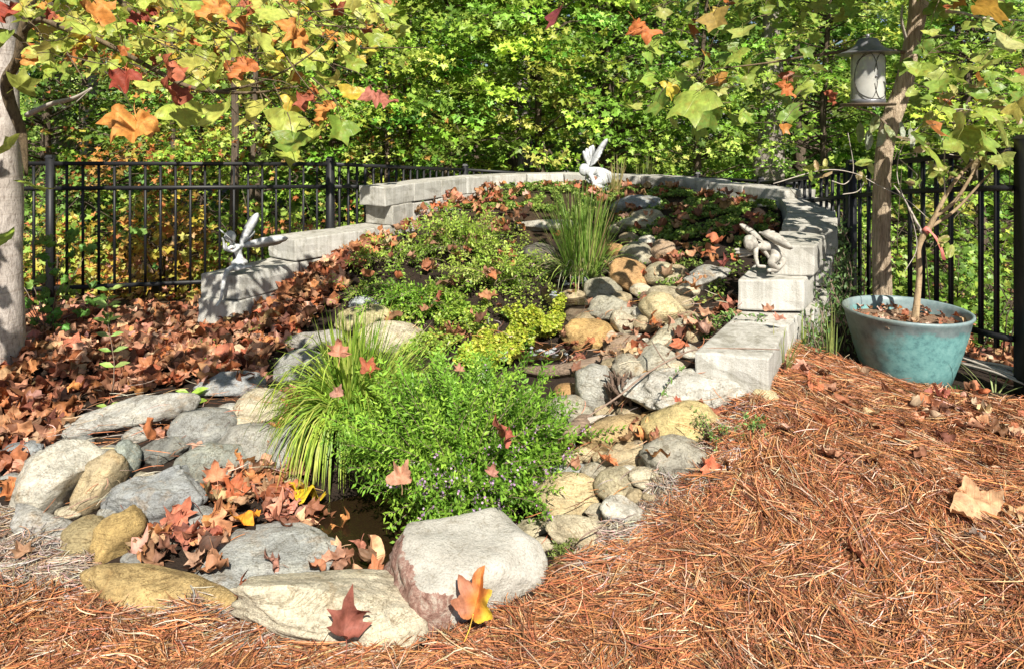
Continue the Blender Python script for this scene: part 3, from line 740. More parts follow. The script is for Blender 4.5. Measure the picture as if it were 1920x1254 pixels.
FILL = [(1075, 560, 44, 30), (1100, 600, 40, 24), (1140, 632, 34, 24), (1205, 590, 36, 26), (1195, 640, 38, 26), (1200, 668, 36, 24), (1150, 685, 44, 26), (1262, 690, 44, 26), (1290, 660, 36, 26), (1215, 708, 40, 28), (1090, 690, 50, 30), (1065, 735, 46, 30), (1085, 760, 40, 26), (1180, 775, 44, 30),
        (1215, 790, 36, 30), (1100, 850, 40, 26), (1200, 840, 40, 28), (1220, 870, 40, 26), (1180, 885, 36, 24), (1130, 860, 36, 24), (1100, 925, 36, 28), (1120, 960, 44, 30), (1040, 985, 40, 24), (1190, 930, 38, 26), (1220, 930, 34, 22), (1270, 510, 36, 24), (1290, 545, 38, 26), (1200, 545, 36, 24), (1165, 560, 36, 24),
        (1160, 505, 34, 26), (1150, 470, 36, 26), (1215, 455, 34, 22), (1180, 450, 36, 24), (1280, 570, 40, 26), (1300, 630, 34, 24), (1160, 430, 34, 18), (1020, 880, 44, 26), (1240, 828, 34, 24),
        (430, 870, 44, 30), (340, 900, 44, 32), (260, 815, 48, 28), (150, 830, 44, 26), (520, 815, 46, 34), (430, 770, 46, 26), (350, 770, 40, 20), (268, 900, 36, 30), (205, 965, 40, 30), (330, 1010, 44, 26), (400, 1010, 50, 26), (130, 960, 46, 24), (18, 905, 44, 34), (70, 870, 44, 26), (560, 770, 50, 34), (545, 905, 44, 30), (250, 1050, 44, 28)]
fr = np.random.default_rng(21); CB = set()
for px, py, w, h in FILL:
    c = [TAN, CR, TAN, OR, CR, TAN, WH][fr.integers(7)] if px > 700 else [GR, LG, TAN, CR, GR][fr.integers(5)]; c = tuple(np.array(c) * fr.uniform(.8, 1.08))
    n_ = 'orange tan' if c[0] > 1.6 * c[1] else 'tan' if c[2] < .6 * c[0] else 'cream' if c[2] < .75 * c[0] else 'grey' if c[0] < .36 else 'pale'
    d = sorted(((px - a) ** 2 + (py - b) ** 2, a, b, n) for a, b, n in LM0); _, a, b, n = d[0]; _, a2, b2, n2 = d[1]
    for q_ in (2, 3, 4):
        if (n_, n, n2) in CB: n2 = d[q_][3]
    CB.add((n_, n, n2))
    st(px, py, w, h, c, 'small %s cobble between the %s and the %s' % (n_, n, n2), ang=fr.uniform(.0, .3), group=G2 if px > 700 else G1, cat='stone', name='cobble')

# ------------------------------------------------------------------ water
def pool(name, pts, z, label=None):
    C = np.array([(p[0], p[1]) for p in pts]); P = catmull([(*p, 0) for p in pts] + [(*pts[0], 0)], 6)[:-1, :2]; c = P.mean(0)
    V = [(c[0], c[1], z)]; rings = 8; n = len(P)
    for k in range(1, rings + 1):
        for p in P:
            q = c + (p - c) * k / rings; V.append((q[0], q[1], z + mnoise.noise(Vector((q[0] * 9, q[1] * 9, 0))) * .002))
    F = [(0, 1 + i, 1 + (i + 1) % n) for i in range(n)]
    for k in range(rings - 1):
        for i in range(n):
            a = 1 + k * n + i; b = 1 + k * n + (i + 1) % n; F += [(a, a + n, b + n), (a, b + n, b)]
    return tag(link(name, tri_mesh(name, np.array(V), np.array(F), True), M['water']), kind='structure')
pool('pond_water', [(-1.05, 2.75), (-.85, 2.52), (-.5, 2.45), (-.2, 2.6), (.2, 2.7), (.35, 2.95), (.1, 3.2), (-.4, 3.25), (-.85, 3.12)], -.025)
g = G(1075, 528); pool('upper_pool_water', [(g.x - .22, g.y - .55), (g.x + .05, g.y - .62), (g.x + .22, g.y - .3), (g.x + .2, g.y + .1), (g.x, g.y + .22), (g.x - .2, g.y + .05), (g.x - .25, g.y - .3)], g.z - .02)
g = G(1030, 668); pool('stream_water', [(g.x - .22, g.y - .10), (g.x + .06, g.y - .12), (g.x + .18, g.y), (g.x + .14, g.y + .2), (g.x - .06, g.y + .28), (g.x - .2, g.y + .12)], g.z + .02)
def splash(px, py, w, h, lab):
    g = G(px, py, .03); s = g.y / FPX
    bl = []
    V, F = ico(2)
    for _ in range(26):
        p = np.array([g.x + rng.normal(0, w * s / 4), g.y + rng.normal(0, .03), g.z + rng.normal(0, h * s / 4)]); q = V * rng.uniform(.005, .016) * np.array([1.4, 1, .8]) + p
        bl.append((q, F, np.zeros_like(q), q))
    Vv, Ff, _, _ = merge(bl); tag(link('splash', tri_mesh('splash', Vv, Ff, True), M['foam']), lab, 'water splash')
splash(1085, 525, 60, 16, 'white splash of water at the base of the tall grass clump')
splash(1046, 558, 22, 22, 'small pale splash in the upper pool below the tall grass')
splash(1015, 661, 60, 14, 'white foam where the stream drops behind the wet wooden lip')

# ------------------------------------------------------------------ wood in the stream
def log(name, pts, radii, mat, label, cat, rough=.8, seg=14, off=0.03):
    P = catmull([tuple(G(a, b, off)) if len((a, b)) == 2 else None for a, b in pts], 8)
    o = tube(name, P, radii, mat, None, seg, rough); return tag(o, label, cat)
log('driftwood', [(985, 694), (1030, 697), (1075, 692), (1120, 678), (1150, 668)], [.02, .034, .034, .026, .014], M['drift'], 'wet brown driftwood log lying across the stream as a waterfall lip', 'driftwood')
log('driftwood', [(1040, 835), (1065, 815), (1092, 795), (1110, 785)], [.025, .035, .04, .02], M['drift'], 'weathered split driftwood piece beside the right tip of the green shrub', 'driftwood', off=.05)
log('driftwood', [(1095, 790), (1130, 787), (1165, 784)], [.014, .022, .014], M['palewood'], 'short pale driftwood strip above the orange tan oval rock', 'driftwood', off=.06)
g = G(1165, 730); g = W(1165, 730, g.y - .16)
rt = tag(empty('tree_root', g), 'stringy dark brown root chunk between the grey rock and the large whitish rock', 'root')
L = []
for i in range(46):
    a0 = W(1165 + rng.normal(0, 9), 752 + rng.normal(0, 7), g.y - .04 + rng.uniform(-.05, .05)); a2 = W(1155 + rng.uniform(-26, 38), 704 + rng.uniform(-10, 18), g.y + rng.uniform(-.1, .06)); a1 = (a0 + a2) / 2 + Vector(rng.normal(0, .015, 3))
    L.append((catmull([tuple(a0), tuple(a1), tuple(a2)], 4), [.008, .011, .003]))
tubes('root_fibres', L, M['root'], rt, 5); tube('root_core', catmull([tuple(W(1170, 762, g.y)), tuple(W(1163, 735, g.y)), tuple(W(1160, 712, g.y))], 4), [.02, .045, .02], M['root'], rt, 10, 1.0)
# long twig from the lowest block across the rocks
tw = catmull([tuple(W(1462, 655, 3.25)), tuple(W(1380, 653, 3.31)), tuple(W(1305, 655, 3.33)), tuple(W(1255, 675, 3.3)), tuple(W(1205, 705, 3.2)), tuple(W(1160, 742, 3.08)), tuple(W(1100, 782, 2.98))], 8)
tag(tube('twig', tw, [.002, .003, .004, .0045, .003], M['twig'], None, 6, .6), 'long thin bare twig lying over the lowest wall block and down across the rocks', 'twig')
tag(tube('twig', catmull([tuple(W(1222, 640, 3.5)), tuple(W(1242, 672, 3.35)), tuple(W(1268, 700, 3.28))], 6), [.003, .004, .003], M['twig'], None, 5, .6), 'short forked twig left of the lowest wall block', 'twig')
tag(tube('stick', catmull([tuple(G(1086, 1012, .08)), tuple(G(1100, 1000, .1)), tuple(G(1130, 985, .1))], 5), [.002, .003, .002], M['twig'], None, 5), 'thin dark stick across the cream tan rock beside the white boulder', 'stick')
# bundle of weathered canes at the gate post
cb = tag(empty('cane_bundle', W(1880, 705, 3.75)), 'bundle of thin grey weathered canes lying at the foot of the gate post', 'canes')
for i in range(15):
    y0 = rng.uniform(-.05, .06); a0 = W(1795 + rng.uniform(-4, 4), 672 + rng.uniform(-6, 12), 4.0 + y0); a2 = W(1935 + rng.uniform(0, 30), 712 + rng.uniform(-8, 22), 3.62 + y0)
    tube('cane', catmull([tuple(a0), tuple((a0 + a2) / 2 + Vector((0, 0, rng.uniform(0, .02)))), tuple(a2)], 5), [.005, .007, .005], M['palewood'], cb, 6)
# ------------------------------------------------------------------ leaf templates
def polar_leaf(keys, n=26, rings=(.55, 1.0), fold=.25, curl=.5, axis=0., wave=.1, seed=0, teeth=0., stem=True, ridges=True):
    r = np.random.default_rng(seed); ks = sorted(keys); an = np.array([k[0] for k in ks]); ra = np.array([k[1] for k in ks])
    th = np.linspace(-180, 180, n, endpoint=False); rr = np.interp(th, an, ra)
    if teeth: rr = rr * (1 + teeth * (np.arange(n) % 2 - .5))
    V = [(0, 0)]; U = []
    for q in rings:
        for t, R_ in zip(th, rr):
            f = q * R_ if q == 1 else q * (R_ * .75 + .25 * rr.mean()) if q < .8 else q * R_
            V.append((math.sin(R(t)) * f, math.cos(R(t)) * f))
    V = np.array(V); F = []
    for i in range(n): F.append((0, 1 + i, 1 + (i + 1) % n))
    for k in range(len(rings) - 1):
        for i in range(n):
            a = 1 + k * n + i; b = 1 + k * n + (i + 1) % n; F += [(a, a + n, b + n), (a, b + n, b)]
    x, y = V[:, 0], V[:, 1]; z = np.zeros(len(V))
    ph = np.arctan2(x, y + .75); rad = np.hypot(x, y + .75)
    if ridges: z += (np.abs(np.sin(ph * 4.6)) - .5) * fold * .35 * rad
    z += fold * np.abs(x) * .6
    for _ in range(6):
        k = r.normal(0, 3.4, 2); p = r.uniform(0, 6); z += wave * .4 * np.sin(k[0] * x + k[1] * y + p)
    ca, sa = math.cos(axis), math.sin(axis); u = x * ca + y * sa; v = -x * sa + y * ca
    if abs(curl) > .01:
        kk = curl; uu = np.sin(u * kk) / kk; zz = (1 - np.cos(u * kk)) / kk; u, z = uu - z * np.sin(u * kk) * .6, zz + z * np.cos(u * kk)
    x2 = u * ca - v * sa; y2 = u * sa + v * ca
    P = np.stack([x2, y2, z], 1); LUV = np.stack([x, y, 0 * x], 1)
    if stem:
        b = P[1 + len(th) * (len(rings) - 1) + int(np.argmin(np.abs(np.abs(th) - 180)))]
        s0 = P[0] * .2 + b * .8; e = s0 + np.array([.12 * r.normal(), -.75, .12]); m = (s0 + e) / 2 + np.array([.04, 0, .06]); w = .014; k = len(P)
        P = np.concatenate([P, [s0 + [w, 0, 0], s0 - [w, 0, 0], m + [w, 0, 0], m - [w, 0, 0], e + [w, 0, 0], e - [w, 0, 0]]])
        LUV = np.concatenate([LUV, np.tile([[.5, .3, 0]], (6, 1))]); F += [(k, k + 2, k + 1), (k + 1, k + 2, k + 3), (k + 2, k + 4, k + 3), (k + 3, k + 4, k + 5)]
    return P, np.array(F), LUV
def sym(l): return sorted([(-a, b) for a, b in l if a] + l)
SYC = sym([(0, 1.15), (12, .9), (24, .62), (36, .76), (48, 1.02), (60, .8), (72, .56), (84, .6), (96, .82), (108, .66), (120, .54), (144, .5), (168, .4), (180, .28)])
TUL = sym([(0, .70), (15, .76), (22.5, .9), (30, 1.14), (37.5, .93), (52.5, .68), (60, .63), (67.5, .67), (90, .9), (97.5, 1.06), (105, .96), (120, .8), (150, .6), (180, .42)])
OVA = [(-180, .95), (-150, .62), (-120, .48), (-90, .44), (-60, .5), (-30, .68), (0, 1.1), (30, .68), (60, .5), (90, .44), (120, .48), (150, .62), (180, .95)]
DRY = [polar_leaf(SYC if i % 3 else TUL, 30 if i % 3 else 48, (.4, .7, 1.0), fold=.25 + .3 * (i % 2), curl=[.9, 1.5, 2.0, -1.2, 1.1, 2.4, .5, 1.8][i], axis=i * 1.1, wave=.34, seed=i, teeth=.06) for i in range(8)]
DRY_LO = [polar_leaf(SYC if i % 2 else TUL, 24 if i % 2 == 0 else 30, fold=.45, curl=[.7, 1.2, 1.8, -.9, 1.1, .5][i], axis=i * 1.3, wave=.36, seed=20 + i) for i in range(6)]
DRY += [polar_leaf(OVA, 24, fold=.5, curl=1.4, axis=.2, wave=.3, seed=71), polar_leaf(OVA, 24, fold=.3, curl=1.9, axis=1.3, wave=.3, seed=72)]
DRY_LO[3] = polar_leaf(OVA, 20, fold=.5, curl=1.6, axis=.4, wave=.3, seed=73)
TULF = [polar_leaf(TUL, 48, (.5, .8, 1.0), fold=.12 + .1 * (i % 3), curl=[.3, -.5, .7, -.7, .5, .9][i], axis=i * .9, wave=.07, seed=40 + i) for i in range(6)]
SMALL = []
for i in range(3):   # small maple leaf for the woods: 3 folded lobes
    pts = [(-.16, -.42), (-.62, -.5), (-.5, -.12), (-1.0, .28), (-.42, .3), (-.3, .55), (0, 1.1), (.3, .55), (.42, .3), (1.0, .28), (.5, -.12), (.62, -.5), (.16, -.42)]
    P = np.array([(0, .0, 0)] + [(x, y, (.3 * abs(x) * (1 if i < 2 else -1)) + (.2 * y * y * (-1) ** i) - .08) for x, y in pts]); F = np.array([(0, k + 1, k) for k in range(1, len(pts))])
    SMALL.append((P, F, P.copy()))
OVAL4 = (np.array([(0, -1, 0), (-.42, -.1, .16), (0, 0, -.02), (.42, -.1, .16), (-.3, .5, .1), (.3, .5, .1), (0, 1.1, -.1)], float), np.array([(0, 2, 1), (0, 3, 2), (1, 2, 4), (2, 3, 5), (4, 2, 6), (2, 5, 6)]), np.array([(0, -1, 0), (-.42, -.1, .16), (0, 0, -.02), (.42, -.1, .16), (-.3, .5, .1), (.3, .5, .1), (0, 1.1, -.1)], float))
LANCE = (np.array([(0, 0, 0), (-.17, .45, .05), (0, .5, -.02), (.17, .45, .05), (0, 1.05, -.06)], float), np.array([(0, 2, 1), (0, 3, 2), (1, 2, 4), (2, 3, 4)]), np.zeros((5, 3)))
ROUND = (np.array([(0, -.1, 0), (-.5, .3, .1), (-.32, .85, .06), (.32, .85, .06), (.5, .3, .1)], float), np.array([(0, 4, 1), (1, 4, 2), (2, 4, 3)]), np.zeros((5, 3)))

# ------------------------------------------------------------------ fallen leaves
BROWN = [(.40, .165, .085), (.48, .23, .13), (.34, .13, .07), (.24, .10, .06), (.52, .29, .18), (.43, .15, .065), (.58, .36, .24), (.19, .08, .05), (.50, .20, .08), (.42, .23, .14), (.30, .16, .09)]
dry_meshes = [tri_mesh('fallen_leaf', T[0], T[1], True, None, T[2]) for T in DRY]
for m in dry_meshes: m.materials.append(M['dry_obj'])
def sample_zone(poly, n, y0=1.7, y1=9.0):
    out = []; tries = 0
    while len(out) < n and tries < 400:
        X = rng.uniform(-4.2, 3.4, 6000); Y = rng.uniform(y0, y1, 6000); Z = TZ(X, Y); px, py = to_px(X, Y, Z)
        m = poly_in(px, py, poly)
        for i in np.nonzero(m)[0]: out.append((X[i], Y[i], Z[i]))
        tries += 1
    return np.array(out[:n])
LM = [(215, 787, 'long slanting grey slab'), (385, 805, 'dark rounded rock'), (487, 768, 'speckled cream rock'), (468, 838, 'leafy grey rock'), (305, 846, 'thin layered slab'), (395, 872, 'flat grey green rock'), (40, 850, 'bluish edge rock'),
      (108, 905, 'angular whitish rock'), (297, 934, 'big blue grey rock'), (224, 1004, 'ochre yellow rock'), (495, 1048, 'flat grey pond slab'), (295, 1108, 'long ochre rock'), (615, 1140, 'large cream rock'), (440, 722, 'flat litter rock'), (567, 690, 'arching grass top'),
      (640, 860, 'arching grass base'), (208, 720, 'tall leafy seedling'), (20, 660, 'near tree trunk'), (100, 600, 'left fence post'), (420, 570, 'left wall end'), (600, 480, 'third wall step'), (720, 420, 'wall top end'), (300, 610, 'fence bottom'), (1100, 500, 'tall grass'), (1195, 386, 'upper mound rock'),
      (1325, 521, 'flat sided grey rock'), (1430, 460, 'crouching fairy'), (1287, 738, 'large whitish rock'), (1277, 797, 'bright yellow rock'), (1161, 815, 'orange tan rock'), (1104, 628, 'smooth orange rock'), (1250, 584, 'wedge shaped tan rock'), (1247, 634, 'long pale rock'), (1068, 937, 'round tan rock'),
      (1697, 700, 'teal pot'), (1440, 720, 'lowest wall block'), (1880, 720, 'grey canes'), (1825, 948, 'large tan leaf'), (860, 470, 'feathery shrub'), (930, 530, 'mid green mound shrub'), (800, 580, 'spilling mound shrub'), (1375, 560, 'second wall step'), (1060, 690, 'driftwood log')]
USED = set()
def leaf_label(p, c, s, smin, smax, tilt):
    px, py = to_px(*p); d = [((px - a) ** 2 + (1.6 * (py - b)) ** 2, a, b, n) for a, b, n in LM]; _, a, b, n = min(d)
    lum = c[0] * .4 + c[1] * .6; ton = ('dark brown' if lum < .17 else 'reddish brown' if c[1] / c[0] < .40 else 'rust brown' if lum < .26 else 'tan' if lum < .34 else 'pale tan')
    f = (s - smin) / (smax - smin); sz = 'small ' if f < .3 else 'large ' if f > .72 else ''
    pos = ('left of' if px < a - 22 else 'right of' if px > a + 22 else 'just behind' if py < b else 'just in front of'); far = 'well ' if min(d)[0] > 90 ** 2 and pos.endswith('t of') and 'just' not in pos else ''
    d = sorted(d)[:4]; pose = 'upturned ' if tilt > .5 else 'flat '
    for tail in ('', ' toward the ' + d[1][3], ' toward the ' + d[2][3], ' and near the ' + d[3][3]):
        for pre in (sz + ton + ' leaf ', sz + pose + ton + ' leaf ', pose + ton + ' leaf ', ton + ' leaf '):
            for f_ in (far, ''):
                lab = pre + f_ + pos + ' the ' + n + tail
                if lab not in USED and len(lab.split()) <= 16: USED.add(lab); return lab
    return sz + ton + ' leaf ' + pos + ' the ' + n
def fallen(P, sizes, pal, label, group, n_ind, lift=(.0, .05), tilt=.45, bulk='leaf_litter', mats=None):
    """the nearest n_ind leaves are objects of their own, the rest one mass"""
    order = np.argsort(P[:, 1]); P = P[order]; n = len(P); sz = rng.uniform(*sizes, n) * .5
    rx, ry, rz = rng.normal(0, tilt, n), rng.normal(0, tilt, n), rng.uniform(0, 6.28, n); up = rng.uniform(*lift, n); C = pick(pal, n, .2)
    for i in range(min(n_ind, n)):
        o = bpy.data.objects.new('fallen_leaf', dry_meshes[rng.integers(0, 10)]); COL.objects.link(o)
        o.location = (P[i, 0], P[i, 1], P[i, 2] + up[i] + sz[i] * .25); o.rotation_euler = (rx[i], ry[i], rz[i]); o.scale = (sz[i],) * 3; o.color = (*C[i], 1)
        tag(o, leaf_label(P[i], C[i], sz[i], sizes[0] * .5, sizes[1] * .5, abs(rx[i]) + abs(ry[i])), 'leaf', group)
    k = n_ind
    if n > k:
        Mx = rotmats(rx[k:], ry[k:], rz[k:]); Q = P[k:].copy(); Q[:, 2] += up[k:] + sz[k:] * .2; ids = rng.integers(0, 6, n - k); parts = []
        for t in range(6):
            s = ids == t
            if s.any(): parts.append(stamp(DRY_LO[t], Mx[s], Q[s], sz[k:][s], C[k:][s]))
        tag(stamp_obj(bulk, parts, M['dry_bulk'], None, True), kind='stuff')
ZA = [(-300, 640), (0, 650), (60, 600), (160, 592), (390, 592), (470, 575), (545, 520), (600, 470), (660, 445), (735, 412), (720, 470), (650, 540), (600, 600), (555, 640), (500, 690), (470, 730), (430, 735), (350, 720), (240, 745), (120, 795), (60, 835), (-300, 860)]
P = sample_zone(ZA, 2700, 3.3, 7.2)
fallen(P, (.08, .20), BROWN, 'curled brown leaf in the thick leaf litter between the left rocks and the fence', 'brown leaves in the litter left of the pond', 105, (0, .04), .32)
ZB1 = [(370, 860), (520, 880), (575, 920), (590, 990), (550, 1010), (470, 985), (400, 960), (385, 920)]
ZB2 = [(260, 1000), (400, 985), (480, 1000), (380, 1050), (430, 1095), (360, 1085), (250, 1065)]
ZB3 = [(230, 800), (340, 765), (360, 830), (270, 840)]; ZB4 = [(0, 830), (70, 810), (140, 800), (120, 850), (60, 940), (0, 960)]
ZB5 = [(510, 760), (570, 740), (560, 880), (600, 930), (500, 900), (480, 860)]
P = np.concatenate([sample_zone(ZB1, 62), sample_zone(ZB2, 40), sample_zone([(560, 960), (640, 990), (720, 1060), (700, 1100), (640, 1080), (590, 1010)], 10), sample_zone(ZB3, 22), sample_zone(ZB4, 40), sample_zone(ZB5, 22)])
fallen(P, (.09, .16), BROWN, 'crumpled brown leaf caught between the rocks left of the pond', 'brown leaves among the left rocks', 95, (.01, .05), .4)
ZC = [(1000, 355), (1250, 350), (1440, 370), (1460, 430), (1440, 480), (1380, 560), (1370, 620), (1300, 700), (1230, 660), (1200, 500), (1150, 400)]
P = sample_zone(ZC, 280, 3.3, 8.3)
fallen(P, (.09, .16), BROWN + [(.5, .26, .14)], 'brown leaf scattered on the planted mound between the stream and the right wall', 'brown leaves on the right of the mound', 22, (.03, .07), .4)
ZD = [(780, 420), (900, 370), (1000, 360), (1000, 400), (960, 560), (900, 650), (760, 640), (680, 600), (640, 560)]
P = sample_zone(ZD, 270, 3.6, 8.3)
fallen(P, (.09, .14), BROWN, 'brown leaf caught low among the mound shrubs', 'brown leaves in the mound shrubs', 16, (.06, .17), .5)
ZE = [(1300, 900), (1450, 700), (1500, 670), (1700, 730), (1920, 750), (1920, 900), (1700, 900)]
P = np.concatenate([sample_zone(ZE, 46), sample_zone([(1760, 735), (1930, 745), (1930, 850), (1700, 800)], 30)])
fallen(P, (.05, .12), BROWN + [(.5, .35, .22)], 'small dry leaf lying on the pine straw in front of the teal pot', 'dry leaves on the upper pine straw', 24, (.02, .05), .35)
ZF = [(1030, 660), (1250, 560), (1340, 600), (1300, 680), (1200, 720), (1050, 720)]
P = np.concatenate([sample_zone(ZF, 34), sample_zone([(1060, 840), (1230, 820), (1240, 900), (1060, 910)], 12), sample_zone([(1040, 440), (1150, 480), (1130, 600), (1050, 600)], 14)])
fallen(P, (.07, .13), BROWN, 'small brown leaf wedged among the rocks right of the stream', 'brown leaves among the right rocks', 20, (.03, .08), .5)
# forest floor beyond the fences
X = rng.uniform(-9, 9, 2600); Y = rng.uniform(5.9, 12, 2600)
k = ~((X > -1.7) & (X < 2.6) & (Y < 8.9)) & ((Y > 6.3) | (X < -1.9)); X, Y = X[k], Y[k]
P = np.stack([X, Y, TZ(X, Y)], 1); fallen(P, (.1, .17), BROWN + [(.5, .3, .16), (.45, .35, .1)], '', '', 0, (0, .04), .4, 'forest_leaf_litter')
X = rng.uniform(2.75, 5.2, 900); Y = rng.uniform(3.4, 8, 900); P = np.stack([X, Y, TZ(X, Y)], 1)
fallen(P, (.09, .15), BROWN + [(.5, .3, .16)], '', '', 0, (0, .04), .4, 'leaf_litter_beyond_fence')

def hero_leaf(px, py, w, col, label, tpl=0, rot=(0, 0, 0), off=.03, Y=None, mesh=None, asp=1.0):
    g = G(px, py, off) if Y is None else W(px, py, Y); s = w * g.y / FPX / 1.9
    o = bpy.data.objects.new('fallen_leaf', mesh or dry_meshes[tpl]); COL.objects.link(o); o.location = g; o.rotation_euler = [R(a) for a in rot]; o.scale = (s, s * asp, s); o.color = (*col, 1)
    return tag(o, label, 'leaf')
def two_tone(name, T, c1, c2, f):
    m = tri_mesh(name, T[0], T[1], True, np.where((f(T[2]))[:, None], np.array(c2), np.array(c1)), T[2]); m.materials.append(M['dry_bulk']); return m
def big_tint(L):
    t = np.clip((L[:, 0] - L[:, 1] * .45 - .1 + .12 * np.sin(L[:, 1] * 9)) / .4, 0, 1)[:, None]; u_ = np.clip((L[:, 0] + .35 + .1 * np.sin(L[:, 1] * 11)) / .35, 0, 1)[:, None]
    return (np.array([.40, .17, .10]) * (1 - u_) + np.array([.62, .20, .045]) * u_) * (1 - t) + np.array([.74, .52, .05]) * t
big = polar_leaf(SYC, 60, (.2, .4, .6, .8, 1.0), fold=.42, curl=.9, axis=.5, wave=.2, seed=9, teeth=.03)
bm_ = tri_mesh('fallen_leaf', big[0], big[1], True, big_tint(big[2]), big[2]); bm_.materials.append(M['dry_bulk'])
hero_leaf(890, 1135, 112, (1, 1, 1), 'large orange leaf with a yellow lobe propped against the front of the white boulder', rot=(56, 8, -14), Y=2.16, mesh=bm_)
hero_leaf(652, 1172, 104, (.27, .095, .07), 'dark reddish brown curled leaf on the front of the large cream rock', 7, (35, 10, 30), Y=2.08)
hero_leaf(448, 1112, 62, (.38, .13, .07), 'folded brown leaf standing between the ochre rock and the cream rock', 2, (60, 30, 80), .07)
hero_leaf(515, 1060, 62, (.40, .2, .15), 'curled brown leaf lying alone on the flat grey slab', 5, (10, 0, 75), .05)
hero_leaf(575, 925, 76, (.72, .50, .03), 'bright yellow leaf at the pond edge under the arching grass', 6, (25, -5, 150), .05)
hero_leaf(458, 972, 56, (.80, .30, .03), 'bright orange leaf among the brown leaves left of the pond', 6, (15, 0, 200), .09)
hero_leaf(405, 893, 60, (.55, .22, .12), 'upright orange brown leaf leaning on the flat grey green rock', 1, (65, 0, 30), .1)
hero_leaf(445, 915, 56, (.42, .12, .05), 'dark orange leaf right of the upright leaning leaf', 3, (40, 0, 60), .09)
hero_leaf(945, 822, 82, (.40, .12, .08), 'long curled reddish leaf lying on top of the green shrub', 5, (25, 15, 70), Y=2.78)
hero_leaf(752, 893, 56, (.48, .25, .16), 'flat tan brown leaf on the front of the green shrub', 0, (50, 0, 10), Y=2.58)
hero_leaf(922, 884, 36, (.42, .2, .15), 'small pinkish leaf standing among the purple shrub flowers', 1, (75, 20, 0), Y=2.58)
hero_leaf(850, 622, 44, (.50, .22, .12), 'orange brown leaf above the back edge of the green shrub', 0, (55, 0, 180), Y=3.9)
hero_leaf(862, 694, 26, (.36, .18, .12), 'tiny brown leaf at the top of the green shrub', 1, (50, 0, 0), Y=3.3)
hero_leaf(637, 660, 54, (.46, .2, .13), 'brown leaf held upright in the arching grass', 1, (75, 0, 10), Y=3.3)
hero_leaf(633, 736, 30, (.38, .2, .15), 'small dull brown leaf in the middle of the arching grass', 0, (60, 0, 20), Y=2.95)
hero_leaf(690, 688, 40, (.34, .1, .05), 'dark red leaf at the right edge of the arching grass', 3, (40, 0, 20), Y=3.25)
hero_leaf(628, 1042, 50, (.50, .26, .17), 'pale brown leaf at the right tip of the flat grey slab', 0, (10, 5, 20), .05)
hero_leaf(600, 1068, 56, (.42, .18, .1), 'brown leaf on the water edge between the slab and the white boulder', 1, (15, 5, 120), .04)
hero_leaf(706, 1068, 44, (.44, .17, .08), 'brown leaf tucked against the left side of the white boulder', 2, (40, -20, 10), .06)
hero_leaf(1332, 878, 46, (.60, .17, .09), 'bright reddish leaf standing on grey straw right of the stream rocks', 0, (50, 0, 20), .05)
hero_leaf(1345, 768, 76, (.33, .12, .07), 'brown leaf lying against the right end of the large whitish rock', 3, (20, 0, 70), .04)
hero_leaf(1825, 948, 104, (.60, .36, .2), 'large flat tan leaf on the pine straw at the right', 6, (20, -8, 10), .05)
hero_leaf(1832, 1008, 44, (.30, .24, .2), 'dark grey curled leaf on the straw below the large tan leaf', 5, (30, 0, 130), .05)
hero_leaf(1912, 968, 44, (.55, .33, .17), 'tan leaf cut off by the right edge of the photo', 0, (15, 0, 60), .05)
hero_leaf(1615, 1048, 66, (.38, .13, .07), 'crumpled dark brown leaf on the pine straw in the right foreground', 2, (20, 0, 70), .04)
hero_leaf(1788, 900, 54, (.5, .4, .29), 'pale beige leaf above the large tan leaf', 3, (10, 0, 30), .03)
hero_leaf(1700, 912, 40, (.52, .4, .27), 'small pale beige leaf left of the large tan leaf', 0, (10, 0, 80), .03)
hero_leaf(1528, 728, 50, (.48, .16, .08), 'rust coloured leaf on the straw ridge right of the lowest wall block', 2, (20, 0, 20), .04)
hero_leaf(1685, 745, 66, (.5, .24, .14), 'wide rust leaf on the straw in front of the teal pot', 5, (10, 0, 80), .03)
hero_leaf(1542, 792, 50, (.44, .15, .07), 'small orange brown leaf in the middle of the upper straw', 5, (10, 0, 120), .03)
hero_leaf(42, 1040, 50, (.30, .17, .1), 'brown curled leaf on the grey straw at the left edge', 1, (30, 0, 70), .05)
hero_leaf(1462, 602, 32, (.42, .2, .14), 'small curled brown leaf on the low flat wall block', 1, (20, 0, 20), Y=3.62)
hero_leaf(1440, 580, 26, (.42, .22, .14), 'tiny brown leaf at the foot of the second wall step', 0, (20, 0, 20), Y=3.9)
hero_leaf(1270, 752, 20, (.42, .12, .07), 'tiny red leaf lying on the large whitish rock', 1, (40, 0, 20), Y=3.0)

